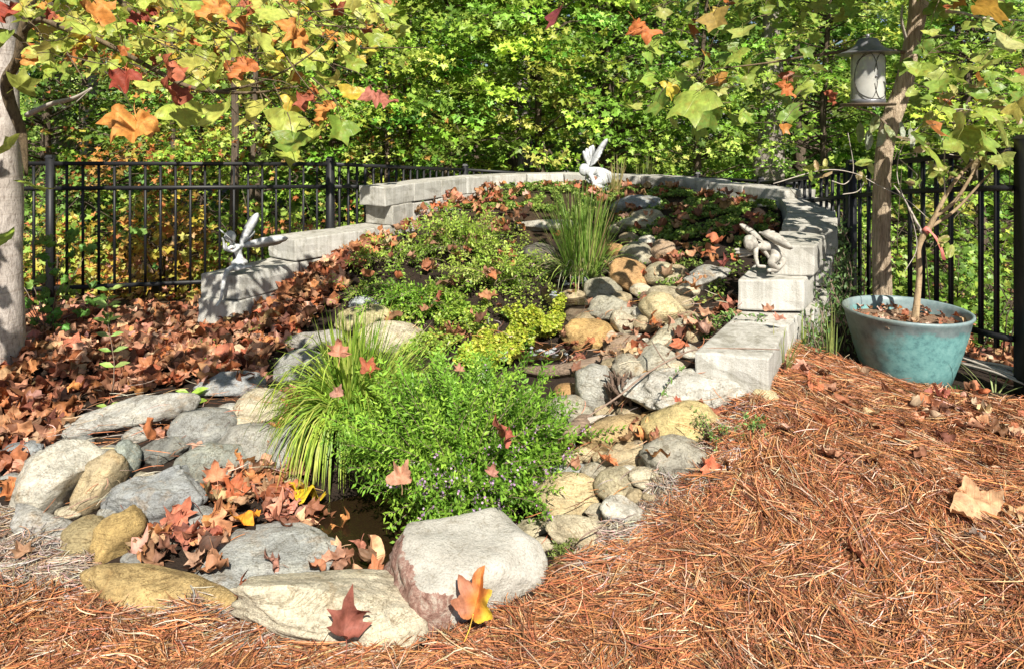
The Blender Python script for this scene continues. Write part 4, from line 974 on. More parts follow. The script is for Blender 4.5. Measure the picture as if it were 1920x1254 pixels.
# ------------------------------------------------------------------ pine straw
def needles(n, poly, pal, name, length=(.09, .2), wid=.0015, y0=1.55, y1=5.0, lift=.035, up=.10):
    P = sample_zone(poly, n, y0, y1); n = len(P)
    base = np.array([mnoise.noise(Vector((p[0] * 2.1, p[1] * 2.1, 5))) for p in P]) * 3.0 + np.array([mnoise.noise(Vector((p[0] * .8, p[1] * .8, 15))) for p in P]) * 2
    tuft = np.array([mnoise.noise(Vector((p[0] * 7, p[1] * 7, 25))) for p in P])
    ang = base + rng.normal(0, .75, n) + rng.choice([0, math.pi], n); L = rng.uniform(*length, n)
    dirx, diry = np.cos(ang), np.sin(ang); cv = rng.normal(0, .22, n); k = 4
    t = np.linspace(-.5, .5, k + 1)
    bx = P[:, 0, None] + dirx[:, None] * t * L[:, None] - diry[:, None] * (t ** 2) * (cv * L * 2)[:, None]
    by = P[:, 1, None] + diry[:, None] * t * L[:, None] + dirx[:, None] * (t ** 2) * (cv * L * 2)[:, None]
    h = rng.uniform(0, 1, n) ** 1.6 * np.maximum(.01, lift + .07 * tuft); tl = rng.normal(0, up, n)
    bz = TZ(bx[:, ::2].ravel(), by[:, ::2].ravel()).reshape(n, -1)
    bz = np.stack([np.interp(t, t[::2], r_) for r_ in bz]) if k != 2 else bz
    bz = bz + .006 + h[:, None] + tl[:, None] * t * L[:, None] + (.25 - t ** 2) * (rng.uniform(0, .12, n) * L)[:, None]
    bz = np.maximum(bz, bz.min(1, keepdims=True))
    w = wid * np.array([.6, 1, 1, 1, .35]); a2 = rng.uniform(0, 3.14, n); sx = -diry * np.cos(a2); sy = dirx * np.cos(a2); sz = np.sin(a2)
    V = np.empty((n, (k + 1) * 2, 3))
    for j in range(k + 1):
        V[:, 2 * j, 0] = bx[:, j] + sx * w[j]; V[:, 2 * j, 1] = by[:, j] + sy * w[j]; V[:, 2 * j, 2] = bz[:, j] + sz * w[j]
        V[:, 2 * j + 1, 0] = bx[:, j] - sx * w[j]; V[:, 2 * j + 1, 1] = by[:, j] - sy * w[j]; V[:, 2 * j + 1, 2] = bz[:, j] - sz * w[j]
    f = []
    for j in range(k): f += [(2 * j, 2 * j + 1, 2 * j + 3), (2 * j, 2 * j + 3, 2 * j + 2)]
    f = np.array(f); F = f[None] + (np.arange(n) * (k + 1) * 2)[:, None, None]
    C = pick(pal, n, .2); C = np.repeat(C[:, None], (k + 1) * 2, 1)
    return tag(link(name, tri_mesh(name, V.reshape(-1, 3), F.reshape(-1, 3), False, C.reshape(-1, 3)), M['needle']), kind='stuff')
ORN = [(.46, .19, .08), (.50, .24, .11), (.37, .145, .065), (.56, .35, .20), (.20, .085, .05), (.54, .40, .29), (.40, .155, .07), (.27, .11, .06), (.11, .05, .03), (.44, .19, .085), (.42, .17, .075)]
GRY = [(.42, .36, .31), (.33, .27, .23), (.50, .43, .36), (.24, .17, .13), (.38, .24, .15)]
SR = [(-60, 1300), (-60, 1130), (160, 1120), (380, 1170), (440, 1180), (680, 1225), (780, 1240), (880, 1190), (1030, 1130), (1050, 1080), (1120, 1040), (1200, 1010), (1240, 950), (1310, 890), (1370, 830), (1430, 755), (1480, 660), (1600, 690), (1700, 728), (1800, 748), (2000, 780), (2000, 1300)]
needles(96000, SR, ORN, 'pine_straw', y0=1.7, y1=4.1)
needles(7000, [(-60, 970), (60, 975), (170, 1060), (230, 1090), (420, 1130), (660, 1200), (600, 1254), (300, 1200), (-60, 1150)], GRY, 'grey_pine_straw', (.06, .13), y1=3.3)
needles(4200, [(1090, 1030), (1180, 980), (1240, 900), (1310, 850), (1400, 860), (1300, 950), (1200, 1040), (1060, 1110)], GRY, 'grey_pine_straw', (.05, .11), y1=3.4)
needles(1800, [(1420, 760), (1500, 660), (1400, 740), (1330, 830), (1370, 860)], GRY + ORN, 'mixed_pine_straw', (.05, .1), y1=3.7)
needles(900, [(560, 640), (1400, 560), (1340, 880), (1000, 1050), (1090, 700)], ORN + GRY, 'scattered_needles', (.06, .12), y1=4.5, lift=.12)
needles(500, [(100, 760), (520, 740), (600, 1000), (300, 1050), (80, 1000)], ORN + GRY, 'scattered_needles', (.08, .15), y1=4.0, lift=.12)
# ------------------------------------------------------------------ grasses and shrubs
def blade_arrays(n, center, spread, length, wid, pal, lean=(.1, 1.0), droop=1.0, k=6, bias=None, yr=1.0):
    c = np.array(center); a = rng.uniform(0, 2 * math.pi, n); rr = spread * np.sqrt(rng.uniform(0, 1, n))
    root = np.stack([c[0] + rr * np.cos(a), c[1] + rr * np.sin(a) * yr, np.full(n, c[2])], 1)
    az = a + rng.normal(0, .5, n); ln = rng.uniform(*lean, n); L = rng.uniform(*length, n); dr = droop * rng.uniform(.5, 1.3, n)
    d = np.stack([np.cos(az) * np.sin(ln), np.sin(az) * np.sin(ln), np.cos(ln)], 1)
    if bias is not None: d += np.array(bias); d /= np.linalg.norm(d, axis=1, keepdims=True)
    P = [root]; cur = d.copy(); st_ = L / k
    for j in range(k):
        P.append(P[-1] + cur * st_[:, None]); cur = cur + np.array([0, 0, -1.]) * (dr * .28 * (j + 1) / k * (.3 + np.hypot(cur[:, 0], cur[:, 1])))[:, None]; cur /= np.linalg.norm(cur, axis=1, keepdims=True)
    P = np.stack(P, 1); side = np.stack([-np.sin(az), np.cos(az), np.zeros(n)], 1); tw = rng.normal(0, .5, n)[:, None]; side = side + np.array([0, 0, 1.]) * tw * .5; side /= np.linalg.norm(side, axis=1, keepdims=True)
    wv = wid * np.interp(np.linspace(0, 1, k + 1), [0, .35, .8, 1], [.7, 1, .6, .08])
    V = np.empty((n, (k + 1) * 2, 3))
    for j in range(k + 1): V[:, 2 * j] = P[:, j] + side * wv[j]; V[:, 2 * j + 1] = P[:, j] - side * wv[j]
    f = []
    for j in range(k): f += [(2 * j, 2 * j + 1, 2 * j + 3), (2 * j, 2 * j + 3, 2 * j + 2)]
    F = (np.array(f)[None] + (np.arange(n) * (k + 1) * 2)[:, None, None]).reshape(-1, 3)
    C = np.repeat(pick(pal, n, .12)[:, None], (k + 1) * 2, 1).reshape(-1, 3); V = V.reshape(-1, 3)
    return V, F, C, np.zeros_like(V)
YG = [(.38, .50, .07), (.27, .40, .05), (.50, .58, .13), (.18, .31, .04), (.34, .46, .08)]
g = G(655, 905)
gc = tag(empty('grass_clump', g), 'arching yellow green variegated grass clump left of the green shrub', 'grass clump')
gb = G(648, 812, .02)
o = stamp_obj('blades', [blade_arrays(300, (gb.x + .03, gb.y + .06, gb.z), .11, (.34, .58), .0055, YG, (.1, .85), 2.2), blade_arrays(120, (gb.x, gb.y + .1, gb.z), .09, (.42, .66), .0052, YG, (.0, .35), .5),
                         blade_arrays(260, (gb.x + .0, gb.y - .03, gb.z + .12), .07, (.40, .62), .0048, YG, (.5, 1.1), 4.6, bias=(-.1, -.8, .35)),
                         blade_arrays(120, (gb.x + .1, gb.y + .25, gb.z), .14, (.35, .55), .004, YG, (.1, .8), .9, bias=(.5, .1, .1))], M['blade'], gc); tag(o, kind='stuff')
gt_ = G(1092, 518)
g2 = tag(empty('grass_clump', gt_), 'tall upright green grass clump below the fairy statue at the back', 'grass clump')
GG = [(.24, .40, .07), (.32, .46, .09), (.18, .32, .05), (.40, .48, .15)]
o = stamp_obj('blades', [blade_arrays(330, tuple(gt_ + Vector((0, 0, -.02))), .13, (.38, .82), .0038, GG, (.0, .45), 1.1), blade_arrays(190, tuple(gt_), .15, (.25, .5), .004, GG + [(.5, .42, .28)] * 2, (.5, 1.2), 2.2)], M['blade'], g2); tag(o, kind='stuff')
o = stamp_obj('seed_stalks', [blade_arrays(10, tuple(gt_), .1, (.65, .85), .006, [(.42, .32, .18), (.36, .26, .14)], (.0, .5), .5)], M['blade'], g2)
def tuft(px, py, n, L, wid, pal, label, name='grass_tuft', lean=(.1, .9), droop=.8, off=-.01, cat='grass', spread=.04, bias=None):
    g = G(px, py, off); o = stamp_obj(name, [blade_arrays(n, (0, 0, 0), spread, L, wid, pal, lean, droop, bias=bias)], M['blade']); o.location = g; return tag(o, label, cat)
tuft(1640, 665, 16, (.14, .3), .004, [(.35, .42, .14), (.45, .3, .12)], 'thin green and orange grass tuft in front of the left side of the teal pot', lean=(.1, .7))
tuft(1728, 700, 12, (.14, .27), .007, [(.12, .3, .08), (.2, .36, .12)], 'broad bladed green grass tuft in front of the teal pot', lean=(.3, 1.0))
tuft(1800, 735, 10, (.05, .1), .005, [(.12, .32, .08)], 'tiny green grass tuft at the right foot of the teal pot')
tuft(1860, 740, 9, (.15, .3), .004, [(.4, .45, .18)], 'pale thin grass blades beside the weathered canes', lean=(.6, 1.2))
tuft(1462, 700, 26, (.12, .26), .004, [(.4, .42, .16), (.3, .36, .1)], 'pale green grass tuft against the right side of the lowest wall block', lean=(.0, .6))
tuft(1560, 665, 24, (.16, .4), .0035, [(.25, .36, .1), (.36, .42, .14)], 'tall thin grass at the outer foot of the wall left of the teal pot', lean=(.0, .4), spread=.1)
tuft(1505, 650, 20, (.1, .25), .0035, [(.3, .38, .1)], 'short thin grass beside the second wall step', lean=(.0, .6), spread=.08)
tuft(1155, 372, 34, (.25, .5), .004, [(.45, .36, .16), (.36, .34, .12)], 'dry straw coloured grass right of the back fairy statue', lean=(.0, .5))
tuft(1210, 355, 40, (.3, .6), .0035, [(.2, .28, .07), (.3, .34, .1)], 'thin green grass sprouting in front of the back wall', lean=(.0, .5), spread=.12)

def sprays(origin, n, length, az_r, el_r, leaf_l, pal, spacing=.016, arch=.5, sub=3, rad=.1, flowers=0, leafw=.5, endlight=1.25, yscale=1., phase=0.):
    """stems that arch out of one crown, each with side twigs and paired small leaves"""
    LP, LD, LU, LC, ST = [], [], [], [], []; FP = []
    o = np.array(origin)
    for i in range(n):
        az = rng.uniform(*az_r); el = rng.uniform(*el_r); L = rng.uniform(*length); a = rng.uniform(0, 6.28); rr = rad * math.sqrt(rng.uniform())
        p = o + np.array([math.cos(a) * rr, math.sin(a) * rr * yscale, 0]); d = np.array([math.cos(az) * math.cos(el), math.sin(az) * math.cos(el) * yscale, math.sin(el)])
        c0 = np.array(pal[rng.integers(len(pal))]) * rng.uniform(.85, 1.15)
        branches = [(p, d, L, True)]
        steps = max(6, int(L / .03)); q = p.copy(); dd = d.copy(); pts = [q.copy()]; dirs = [dd.copy()]
        for s in range(steps):
            q = q + dd * L / steps; dd = dd + np.array([0, 0, -arch / steps]); dd /= np.linalg.norm(dd); pts.append(q.copy()); dirs.append(dd.copy())
        ST.append((np.array(pts), [.0035, .0022, .001]))
        segs = [(np.array(pts), np.array(dirs), .3)]
        for s in range(sub):
            k = rng.integers(int(steps * .35), steps); sd = dirs[k] + rng.normal(0, .5, 3) + np.array([0, 0, .35]); sd /= np.linalg.norm(sd); sl_ = L * rng.uniform(.15, .32)
            m = 6; qq = [pts[k] + sd * sl_ * j / m for j in range(m + 1)]; segs.append((np.array(qq), np.tile(sd, (m + 1, 1)), 0.))
        for P_, D_, st0 in segs:
            ll = np.linalg.norm(np.diff(P_, axis=0), axis=1).sum(); m = max(3, int(ll * (1 - st0) / spacing)); tt = np.linspace(st0, 1, m) * (len(P_) - 1)
            for j, t in enumerate(tt):
                k = min(int(t), len(P_) - 2); f = t - k; c = P_[k] * (1 - f) + P_[k + 1] * f; dr = D_[k]
                s1 = np.cross(dr, [0, 0, 1.]); s1 /= np.linalg.norm(s1) + 1e-6; s2 = np.cross(s1, dr)
                an = (j % 2) * 1.4 + phase; sv = s1 * math.cos(an) + s2 * math.sin(an)
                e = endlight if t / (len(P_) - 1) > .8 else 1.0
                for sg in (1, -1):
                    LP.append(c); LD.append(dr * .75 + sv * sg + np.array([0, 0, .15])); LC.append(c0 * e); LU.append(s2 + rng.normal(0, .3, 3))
            if flowers and rng.uniform() < flowers and len(P_) > 2:
                FP.append(P_[-1] + rng.normal(0, .006, 3)); FP.append(P_[-2])
    LP, LD, LU, LC = map(np.array, (LP, LD, LU, LC)); n_ = len(LP)
    Mx = frames(LD, LU); sz = rng.uniform(.75, 1.15, n_) * leaf_l; S = np.stack([sz * leafw / .36 * 1., sz, sz], 1)
    LC = np.clip(LC * rng.normal(1, .1, (n_, 1)), .005, 1)
    return stamp(LANCE, Mx, LP, S, LC), ST, np.array(FP) if FP else np.zeros((0, 3))
def shrub(name, label, origin, args, flowers_col=None, fsize=.006, cat='shrub'):
    root = tag(empty(name, origin), label, cat); parts = []; ST = []; FP = []
    for kw in args:
        off = kw.pop('off', (0, 0, 0)); a, b, c = sprays(tuple(Vector(origin) + Vector(off)), **kw); parts.append(a); ST += b; FP.append(c)
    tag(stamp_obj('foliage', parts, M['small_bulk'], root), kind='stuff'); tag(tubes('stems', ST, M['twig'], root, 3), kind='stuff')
    FP = np.concatenate(FP)
    if flowers_col is not None and len(FP):
        k = 5; P = np.repeat(FP, k, 0) + rng.normal(0, fsize * .9, (len(FP) * k, 3)); n = len(P)
        tag(stamp_obj('flowers', [stamp(ROUND, rotmats(*rng.uniform(0, 6.28, (3, n))), P, np.full(n, fsize), pick(flowers_col, n, .15))], M['small_bulk'], root), kind='stuff')
    return root
G_ = [(.17, .33, .035), (.23, .41, .045), (.11, .23, .025), (.30, .47, .06), (.18, .35, .04)]
o0 = Vector((-.22, 3.05, .03))
pi = math.pi
shrub('flowering_shrub', 'large dense bright green shrub with purple flowers in the middle of the pond', o0,
      [dict(n=300, length=(.32, .60), az_r=(-.25, 1.25 * pi), el_r=(.62, 1.4), leaf_l=.029, leafw=.40, pal=G_, arch=.9, sub=4, rad=.16, flowers=.02),
       dict(n=220, length=(.26, .40), az_r=(1.2 * pi, 1.95 * pi), el_r=(.35, 1.1), leaf_l=.029, leafw=.40, pal=G_, arch=.8, sub=4, rad=.2, flowers=.15),
       dict(n=80, length=(.36, .48), az_r=(-.3, .7), el_r=(.4, .95), leaf_l=.029, leafw=.40, pal=G_, arch=.5, sub=4, rad=.12, flowers=.03),
       dict(n=30, length=(.28, .38), az_r=(pi - .5, pi + .5), el_r=(.6, 1.1), leaf_l=.029, leafw=.40, pal=G_, arch=.6, sub=4, rad=.12, flowers=.03),
       dict(n=60, length=(.16, .26), az_r=(1.3 * pi, 1.85 * pi), el_r=(.1, .5), leaf_l=.024, pal=G_[:3], arch=.6, sub=3, rad=.24, flowers=.1)],
      [(.58, .36, .60), (.50, .26, .54), (.68, .48, .64)], .0095)
G2_ = [(.30, .44, .06), (.38, .50, .08), (.24, .37, .05), (.44, .52, .12), (.19, .30, .05)]
def msh(px, py, n, L, az, el, label, pal=G2_, leaf=.031, arch=1.2, sub=3, rad=.16, fl=.06, cat='shrub'):
    g = G(px, py)
    shrub('mound_shrub', label, g, [dict(n=n, length=L, az_r=az, el_r=el, leaf_l=leaf, pal=pal, arch=arch, sub=sub, rad=rad, flowers=fl, spacing=.02)], [(.5, .3, .42), (.42, .2, .3)], .007)
msh(860, 470, 115, (.22, .46), (0, 2 * pi), (.3, 1.3), 'feathery yellow green shrub at the top left of the mound')
msh(740, 490, 60, (.2, .40), (0, 2 * pi), (.1, .9), 'low sprawling yellow green shrub next to the left wall leaves')
msh(930, 530, 85, (.22, .42), (0, 2 * pi), (.2, 1.1), 'mid green feathery shrub left of the tall upright grass')
msh(800, 560, 110, (.25, .46), (.8 * pi, 2.1 * pi), (.05, .8), 'green arching shrub spilling down the front of the mound', pal=G_[1:] + G2_[:1])
msh(690, 545, 26, (.16, .3), (0, 2 * pi), (.1, .8), 'small yellow green sprig shrub by the bluish slab', leaf=.02, rad=.1)
msh(545, 640, 14, (.1, .18), (0, 2 * pi), (.1, .8), 'tiny yellow green plant above the dark grey rock', leaf=.02, rad=.06)
msh(430, 655, 22, (.1, .2), (0, 2 * pi), (.1, .6), 'small low green plant in the shaded leaf litter', leaf=.02, rad=.12)
msh(1075, 1048, 40, (.05, .09), (0, 2 * pi), (.2, 1.2), 'small bright green weed right of the white boulder', leaf=.014, rad=.06, fl=0, pal=[(.22, .28, .07), (.16, .22, .05)])
msh(1340, 835, 16, (.1, .18), (0, 2 * pi), (.6, 1.4), 'spindly green weed beside the bright yellow rock', leaf=.015, rad=.03, fl=0, pal=[(.2, .32, .08)])
msh(1408, 805, 7, (.06, .12), (0, 2 * pi), (.6, 1.4), 'tiny green seedling on the straw right of the yellow rock', leaf=.02, rad=.02, fl=0, pal=[(.2, .36, .1)])

def cover(name, poly, n, size, pal, label, lump=.05, lift=.02, y0=3, y1=9, tpl=ROUND, cat=None, lumpf=6, clump=.25):
    P = sample_zone(poly, int(n * 2.0), y0, y1); k = np.array([mnoise.noise(Vector((p[0] * lumpf, p[1] * lumpf, 33))) for p in P]); P = P[k > -clump][:n]; n = len(P)
    l = np.array([mnoise.noise(Vector((p[0] * 9, p[1] * 9, 3))) for p in P]); P[:, 2] += lift + lump * np.abs(l) + rng.uniform(0, .03, n)
    o = stamp_obj(name, [stamp(tpl, rotmats(rng.normal(0, .6, n), rng.normal(0, .6, n), rng.uniform(0, 6.28, n)), P, rng.uniform(*size, n), pick(pal, n, .15))], M['small_bulk'])
    return tag(o, kind='stuff')
YL = [(.50, .55, .06), (.58, .60, .10), (.42, .50, .05), (.36, .44, .05)]
cover('creeping_yellow_groundcover', [(905, 640), (960, 605), (1062, 590), (1050, 640), (1000, 660), (960, 690), (930, 720), (850, 690)], 11000, (.012, .022), YL, '', .17, .02, lumpf=9, clump=.15)
cover('creeping_green_groundcover', [(700, 600), (900, 560), (960, 610), (900, 650), (820, 680), (720, 660)], 3800, (.012, .020), [(.34, .46, .07), (.24, .36, .05), (.42, .52, .08)], '', .10, .02, clump=.12)
cover('creeping_green_groundcover', [(880, 440), (980, 430), (1040, 560), (1050, 600), (960, 620), (900, 600)], 4200, (.011, .018), [(.34, .42, .07), (.26, .36, .05), (.4, .48, .1)], '', .12, .03)
cover('creeping_green_groundcover', [(620, 560), (760, 420), (950, 380), (960, 600), (760, 620)], 3600, (.010, .018), [(.26, .34, .07), (.18, .26, .05), (.32, .4, .08)], '', .08, .02, clump=.05)
cover('mound_groundcover', [(820, 375), (1000, 350), (1260, 350), (1450, 370), (1460, 430), (1400, 470), (1250, 470), (1170, 440), (1000, 400), (830, 400)], 30000, (.015, .028), [(.22, .34, .06), (.30, .42, .08), (.16, .26, .05), (.36, .45, .10)], '', .05, .02, clump=.02)
cover('mound_groundcover', [(1180, 450), (1420, 430), (1460, 480), (1370, 560), (1330, 660), (1240, 600), (1180, 560)], 6500, (.012, .022), [(.22, .33, .07), (.16, .26, .05), (.30, .38, .09)], '', .05, .02, clump=-.08)
cover('litter_weeds', [(300, 620), (560, 600), (520, 720), (350, 720)], 900, (.008, .014), [(.25, .35, .07)], '', .04, .03, clump=-.25)

# ivy-like vine over the outer face of the right wall
vr = tag(empty('wall_vine', (2.0, 4.3, .4)), 'leafy green vine hanging over the outer side of the right wall beside the teal pot', 'vine'); L = []; LP = []
Pn = np.array(RIGHT)
for i in range(64):
    y = rng.uniform(3.75, 5.7); x = np.interp(y, Pn[:, 1], Pn[:, 0]) + .42 + rng.uniform(0, .07); z = rng.uniform(.5, 1.0); p = np.array([x, y, min(z, .5 + (y - 3.6) * .4)]); pts = [p.copy()]
    for s in range(9):
        p = p + np.array([rng.normal(0, .02), rng.normal(0, .035), -.055 + rng.normal(0, .02)]); pts.append(p.copy())
        if p[2] < tz(p[0], p[1]) + .02: break
    if len(pts) < 3: continue
    L.append((np.array(pts), [.0025, .0015]))
    for q in pts:
        for _ in range(4): LP.append(q + rng.normal(0, .022, 3))
LP = np.array(LP); n = len(LP); tag(tubes('stems', L, M['twig'], vr, 4), kind='stuff')
tag(stamp_obj('foliage', [stamp(OVAL4, rotmats(rng.uniform(.4, 1.5, n), rng.normal(0, .5, n), rng.uniform(0, 6.28, n)), LP, rng.uniform(.012, .022, n), pick([(.12, .22, .06), (.18, .3, .08), (.2, .3, .12), (.08, .15, .04)], n))], M['small_bulk'], vr), kind='stuff')
def runner(name, pxs, Y, label, n=26, size=(.010, .016), pal=[(.14, .28, .06), (.2, .34, .08)], off=.02):
    P = catmull([tuple(W(a, b, y)) for (a, b), y in zip(pxs, Y)], 10); root = tag(empty(name, P[0]), label, 'plant'); tube('stem', P, [.002, .0012], M['twig'], root, 4)
    t = rng.uniform(0, len(P) - 1, n).astype(int); Q = P[t] + rng.normal(0, .007, (n, 3)); stamp_obj('foliage', [stamp(OVAL4, rotmats(rng.uniform(.2, 1.2, n), rng.normal(0, .4, n), rng.uniform(0, 6.28, n)), Q, rng.uniform(*size, n), pick(pal, n))], M['small_bulk'], root)
runner('trailing_plant', [(1240, 748), (1252, 722), (1268, 700), (1280, 690)], [2.98, 3.05, 3.12, 3.15], 'little dark green trailing sprig across the large whitish rock', 22)
runner('trailing_plant', [(1330, 600), (1380, 588), (1440, 600)], [3.9, 3.85, 3.8], 'green trailing sprig across the low step of the right wall', 46, (.012, .02))
runner('trailing_plant', [(1310, 640), (1345, 610), (1380, 575)], [3.8, 3.85, 4.0], 'green trailing vine beside the second wall step', 60, (.012, .02))
runner('trailing_plant', [(775, 372), (800, 385), (820, 410)], [6.9, 6.7, 6.5], 'small green vine climbing the left wall course', 60, (.012, .02))

# seedling with oval leaves in the leaf litter
def seedling(px, py, h, label, pairs=5, lf=.035, pal=[(.26, .42, .09), (.34, .48, .14)], sway=.02):
    g = G(px, py); root = tag(empty('seedling', g), label, 'plant'); P = [tuple(g + Vector((sway * math.sin(k), 0, h * k / 6))) for k in range(7)]
    tube('stem', P, [.003, .0015], M['twig'], root, 5); LP, LD = [], []
    for k in range(pairs):
        z = h * (.3 + .7 * k / (pairs - 1)); a = rng.uniform(-.5, .5) + (k % 2) * .6
        for s in (0, pi): LP.append(np.array(g) + [sway * math.sin(z / h * 6) + math.cos(a + s) * lf * .9, math.sin(a + s) * lf * .9, z]); LD.append([math.cos(a + s), math.sin(a + s), .3])
    LP, LD = np.array(LP), np.array(LD); n = len(LP)
    stamp_obj('foliage', [stamp(OVAL4, frames(LD, np.tile([0, -.6, .8], (n, 1))), LP, np.full(n, lf) * rng.uniform(.8, 1.1, n), pick(pal, n))], M['small_bulk'], root)
seedling(208, 745, .62, 'thin seedling with pairs of oval bright green leaves in the leaf litter', 6, .042)
seedling(200, 600, .34, 'oval leaved green seedling growing right by the fence bottom', 4, .045)
seedling(360, 757, .07, 'tiny lobed bright green seedling above the long slanting slab', 3, .045, [(.32, .48, .07)])
seedling(205, 780, .06, 'tiny pale green seedling left of the long slanting slab', 3, .03, [(.3, .42, .08)])
seedling(405, 705, .05, 'tiny bright green sprout left of the arching grass', 3, .03, [(.34, .48, .07)])
# ------------------------------------------------------------------ woods behind
YGL = [(.35, .52, .07), (.44, .58, .09), (.28, .45, .06), (.50, .60, .13), (.24, .40, .06)]
GRN = [(.22, .37, .055), (.29, .44, .06), (.17, .30, .05), (.35, .46, .07)]
DGN = [(.11, .20, .04), (.15, .27, .05), (.20, .33, .06)]
ORL = [(.55, .24, .07), (.60, .34, .10), (.48, .16, .06), (.5, .42, .08)]
YEL = [(.55, .42, .06), (.46, .44, .08), (.55, .30, .08)]
def tree(x, y, h, cr, label, pal, nspray=60, per=46, leaf=.055, trunk=.09, zlo=.9, bark='dark_trunk', name='forest_tree', lean=(0, 0), droop=.35, group=None, cat='tree', mix=None, crown=True):
    z0 = tz(x, y) - .1; base = Vector((x, y, z0)); root = tag(empty(name, base), label, cat, group)
    top = np.array([x + lean[0], y + lean[1], z0 + h]); b = np.array(base); mid = (b + top) / 2 + np.array([rng.normal(0, .1), rng.normal(0, .1), 0])
    T = catmull([b, (b + mid) / 2 + rng.normal(0, .04, 3), mid, top], 6); tube('trunk', T, [trunk * 1.3, trunk, trunk * .7, trunk * .3], M[bark], root, 9, .5)
    if not crown: return root
    LM, LP, LS, LC, BR = [], [], [], [], []
    for i in range(nspray):
        f = rng.uniform(0, 1) ** .8; z = z0 + zlo + (h - zlo) * f; p0 = np.array([np.interp(z, T[:, 2], T[:, 0]), np.interp(z, T[:, 2], T[:, 1]), z])
        az = rng.uniform(0, 6.28); rr = cr * (1 - .45 * f) * rng.uniform(.25, 1.0); end = p0 + np.array([math.cos(az) * rr, math.sin(az) * rr, rng.uniform(-.25, .45) * rr * .6])
        m_ = (p0 + end) / 2 + np.array([0, 0, .12 * rr]); BR.append((np.array([p0, m_, end]), [trunk * .22, trunk * .12, .004]))
        sr = rng.uniform(.28, .5); n = int(per * rng.uniform(.7, 1.3)); a = rng.uniform(0, 6.28, n); r_ = sr * np.sqrt(rng.uniform(0, 1, n))
        tl = np.array([math.cos(az), math.sin(az)]) ; P = np.stack([end[0] + np.cos(a) * r_, end[1] + np.sin(a) * r_ * .8, end[2] - droop * ((np.cos(a) * r_) * tl[0] + (np.sin(a) * r_) * tl[1]) + rng.normal(0, .05, n)], 1)
        c = pick(pal, 1, .24)[0]; C = np.clip(c * rng.normal(1, .13, (n, 1)), .01, .9)
        if mix is not None:
            q = rng.uniform(0, 1, n) < mix[1]; C[q] = pick(mix[0], int(q.sum()), .1)
        LP.append(P); LC.append(C)
    LP, LC = np.concatenate(LP), np.concatenate(LC); n = len(LP); ids = rng.integers(0, 3, n)
    # leaf blades face up and outward, tips hanging
    rx = rng.normal(.55, .5, n); ry = rng.normal(0, .45, n); rz = rng.normal(0, 1.3, n); Mx = rotmats(rx, ry, rz) @ np.diag([1., -1., 1.])
    S = rng.uniform(.5, 1.2, n) * leaf; parts = [stamp(SMALL[t], Mx[ids == t], LP[ids == t], S[ids == t], LC[ids == t]) for t in range(3)]
    tag(stamp_obj('crown', parts, M['small_bulk'], root), kind='stuff'); tag(tubes('branches', BR, M[bark], root, 4), kind='stuff')
    return root
tree(-.9, 9.6, 4.6, 1.7, 'bright yellow green maple whose leafy branches hang behind the left part of the wall', YGL, 120, 52, .062, .06, 1.5)
tree(.4, 9.9, 5.0, 1.8, 'bright yellow green maple right behind the middle of the back wall', YGL, 130, 52, .062, .07, 1.5)
tree(1.5, 10.6, 5.2, 1.7, 'green maple with a dark trunk right behind the back fairy statue', GRN, 110, 50, .058, .14, 1.7)
tree(2.8, 9.8, 4.8, 1.5, 'yellow green leafy tree behind the corner of the fences', YGL[1:] + GRN, 95, 50, .052, .06, 1.0)
tree(4.2, 9.0, 5.0, 1.7, 'yellow green tree behind the bird feeder', YGL, 120, 52, .05, .06, .9)
tree(5.2, 7.6, 4.6, 1.5, 'green leafy tree beyond the right side fence', GRN + YGL[:2], 105, 50, .05, .06, .7)
tree(6.9, 9.2, 5.2, 1.8, 'leafy green tree at the far right of the woods', GRN, 90, 50, .055, .08, .6)
tree(-2.6, 10.4, 4.8, 1.6, 'mixed green and orange tree behind the left fence', GRN + YGL[2:], 130, 52, .055, .06, 1.0, mix=(ORL, .15))
tree(-4.3, 9.8, 4.6, 1.6, 'sparse tree with rusty orange leaves behind the left fence', GRN + ORL[:2], 105, 46, .055, .05, .8, mix=(ORL, .3))
tree(-6.2, 9.4, 4.8, 1.6, 'dark green tree beyond the far left of the fence', DGN + GRN, 130, 50, .055, .08, .5, mix=(ORL, .1))
tree(-3.3, 8.7, 4.4, 1.4, 'leafy yellow green tree close behind the left fence', GRN + YGL, 100, 50, .05, .035, 1.3, mix=(ORL, .12))
tree(-1.7, 9.0, 4.4, 1.2, 'leafy green tree close behind the lower wall steps', GRN + YGL, 85, 50, .05, .035, 1.4, mix=(YEL, .08))
# distinct trunks
def trunk_only(px, Y, r, label, bark='dark_trunk', lean=0.):
    x = (px - 960) * Y / FPX; tree(x, Y, 7.5, 0, label, GRN, trunk=r, bark=bark, name='forest_tree', lean=(lean, 0), crown=False, cat='tree')
trunk_only(112, 10.2, .17, 'thick pale forest trunk just right of the near left tree', 'pale_trunk')
trunk_only(165, 11.5, .09, 'slim pale trunk beside the thick pale trunk', 'pale_trunk', .2)
trunk_only(430, 7.4, .038, 'dark straight trunk right behind the seated fairy statue')
trunk_only(462, 7.9, .03, 'second dark trunk a little right of the one behind the seated fairy', lean=.1)
trunk_only(705, 10.5, .06, 'slim brown trunk above the left end of the wall', lean=.1)
trunk_only(722, 11.6, .05, 'slim dark trunk just right of the brown one above the wall end')
trunk_only(772, 10.9, .085, 'brown straight trunk above the upper left wall block')
trunk_only(1125, 11.0, .14, 'dark trunk directly above the back fairy statue')
trunk_only(985, 13.0, .14, 'pale mottled trunk showing high up behind the bright maple', 'pale_trunk')
trunk_only(1312, 10.4, .06, 'thin pinkish trunk behind the right part of the back wall', 'pale_trunk')
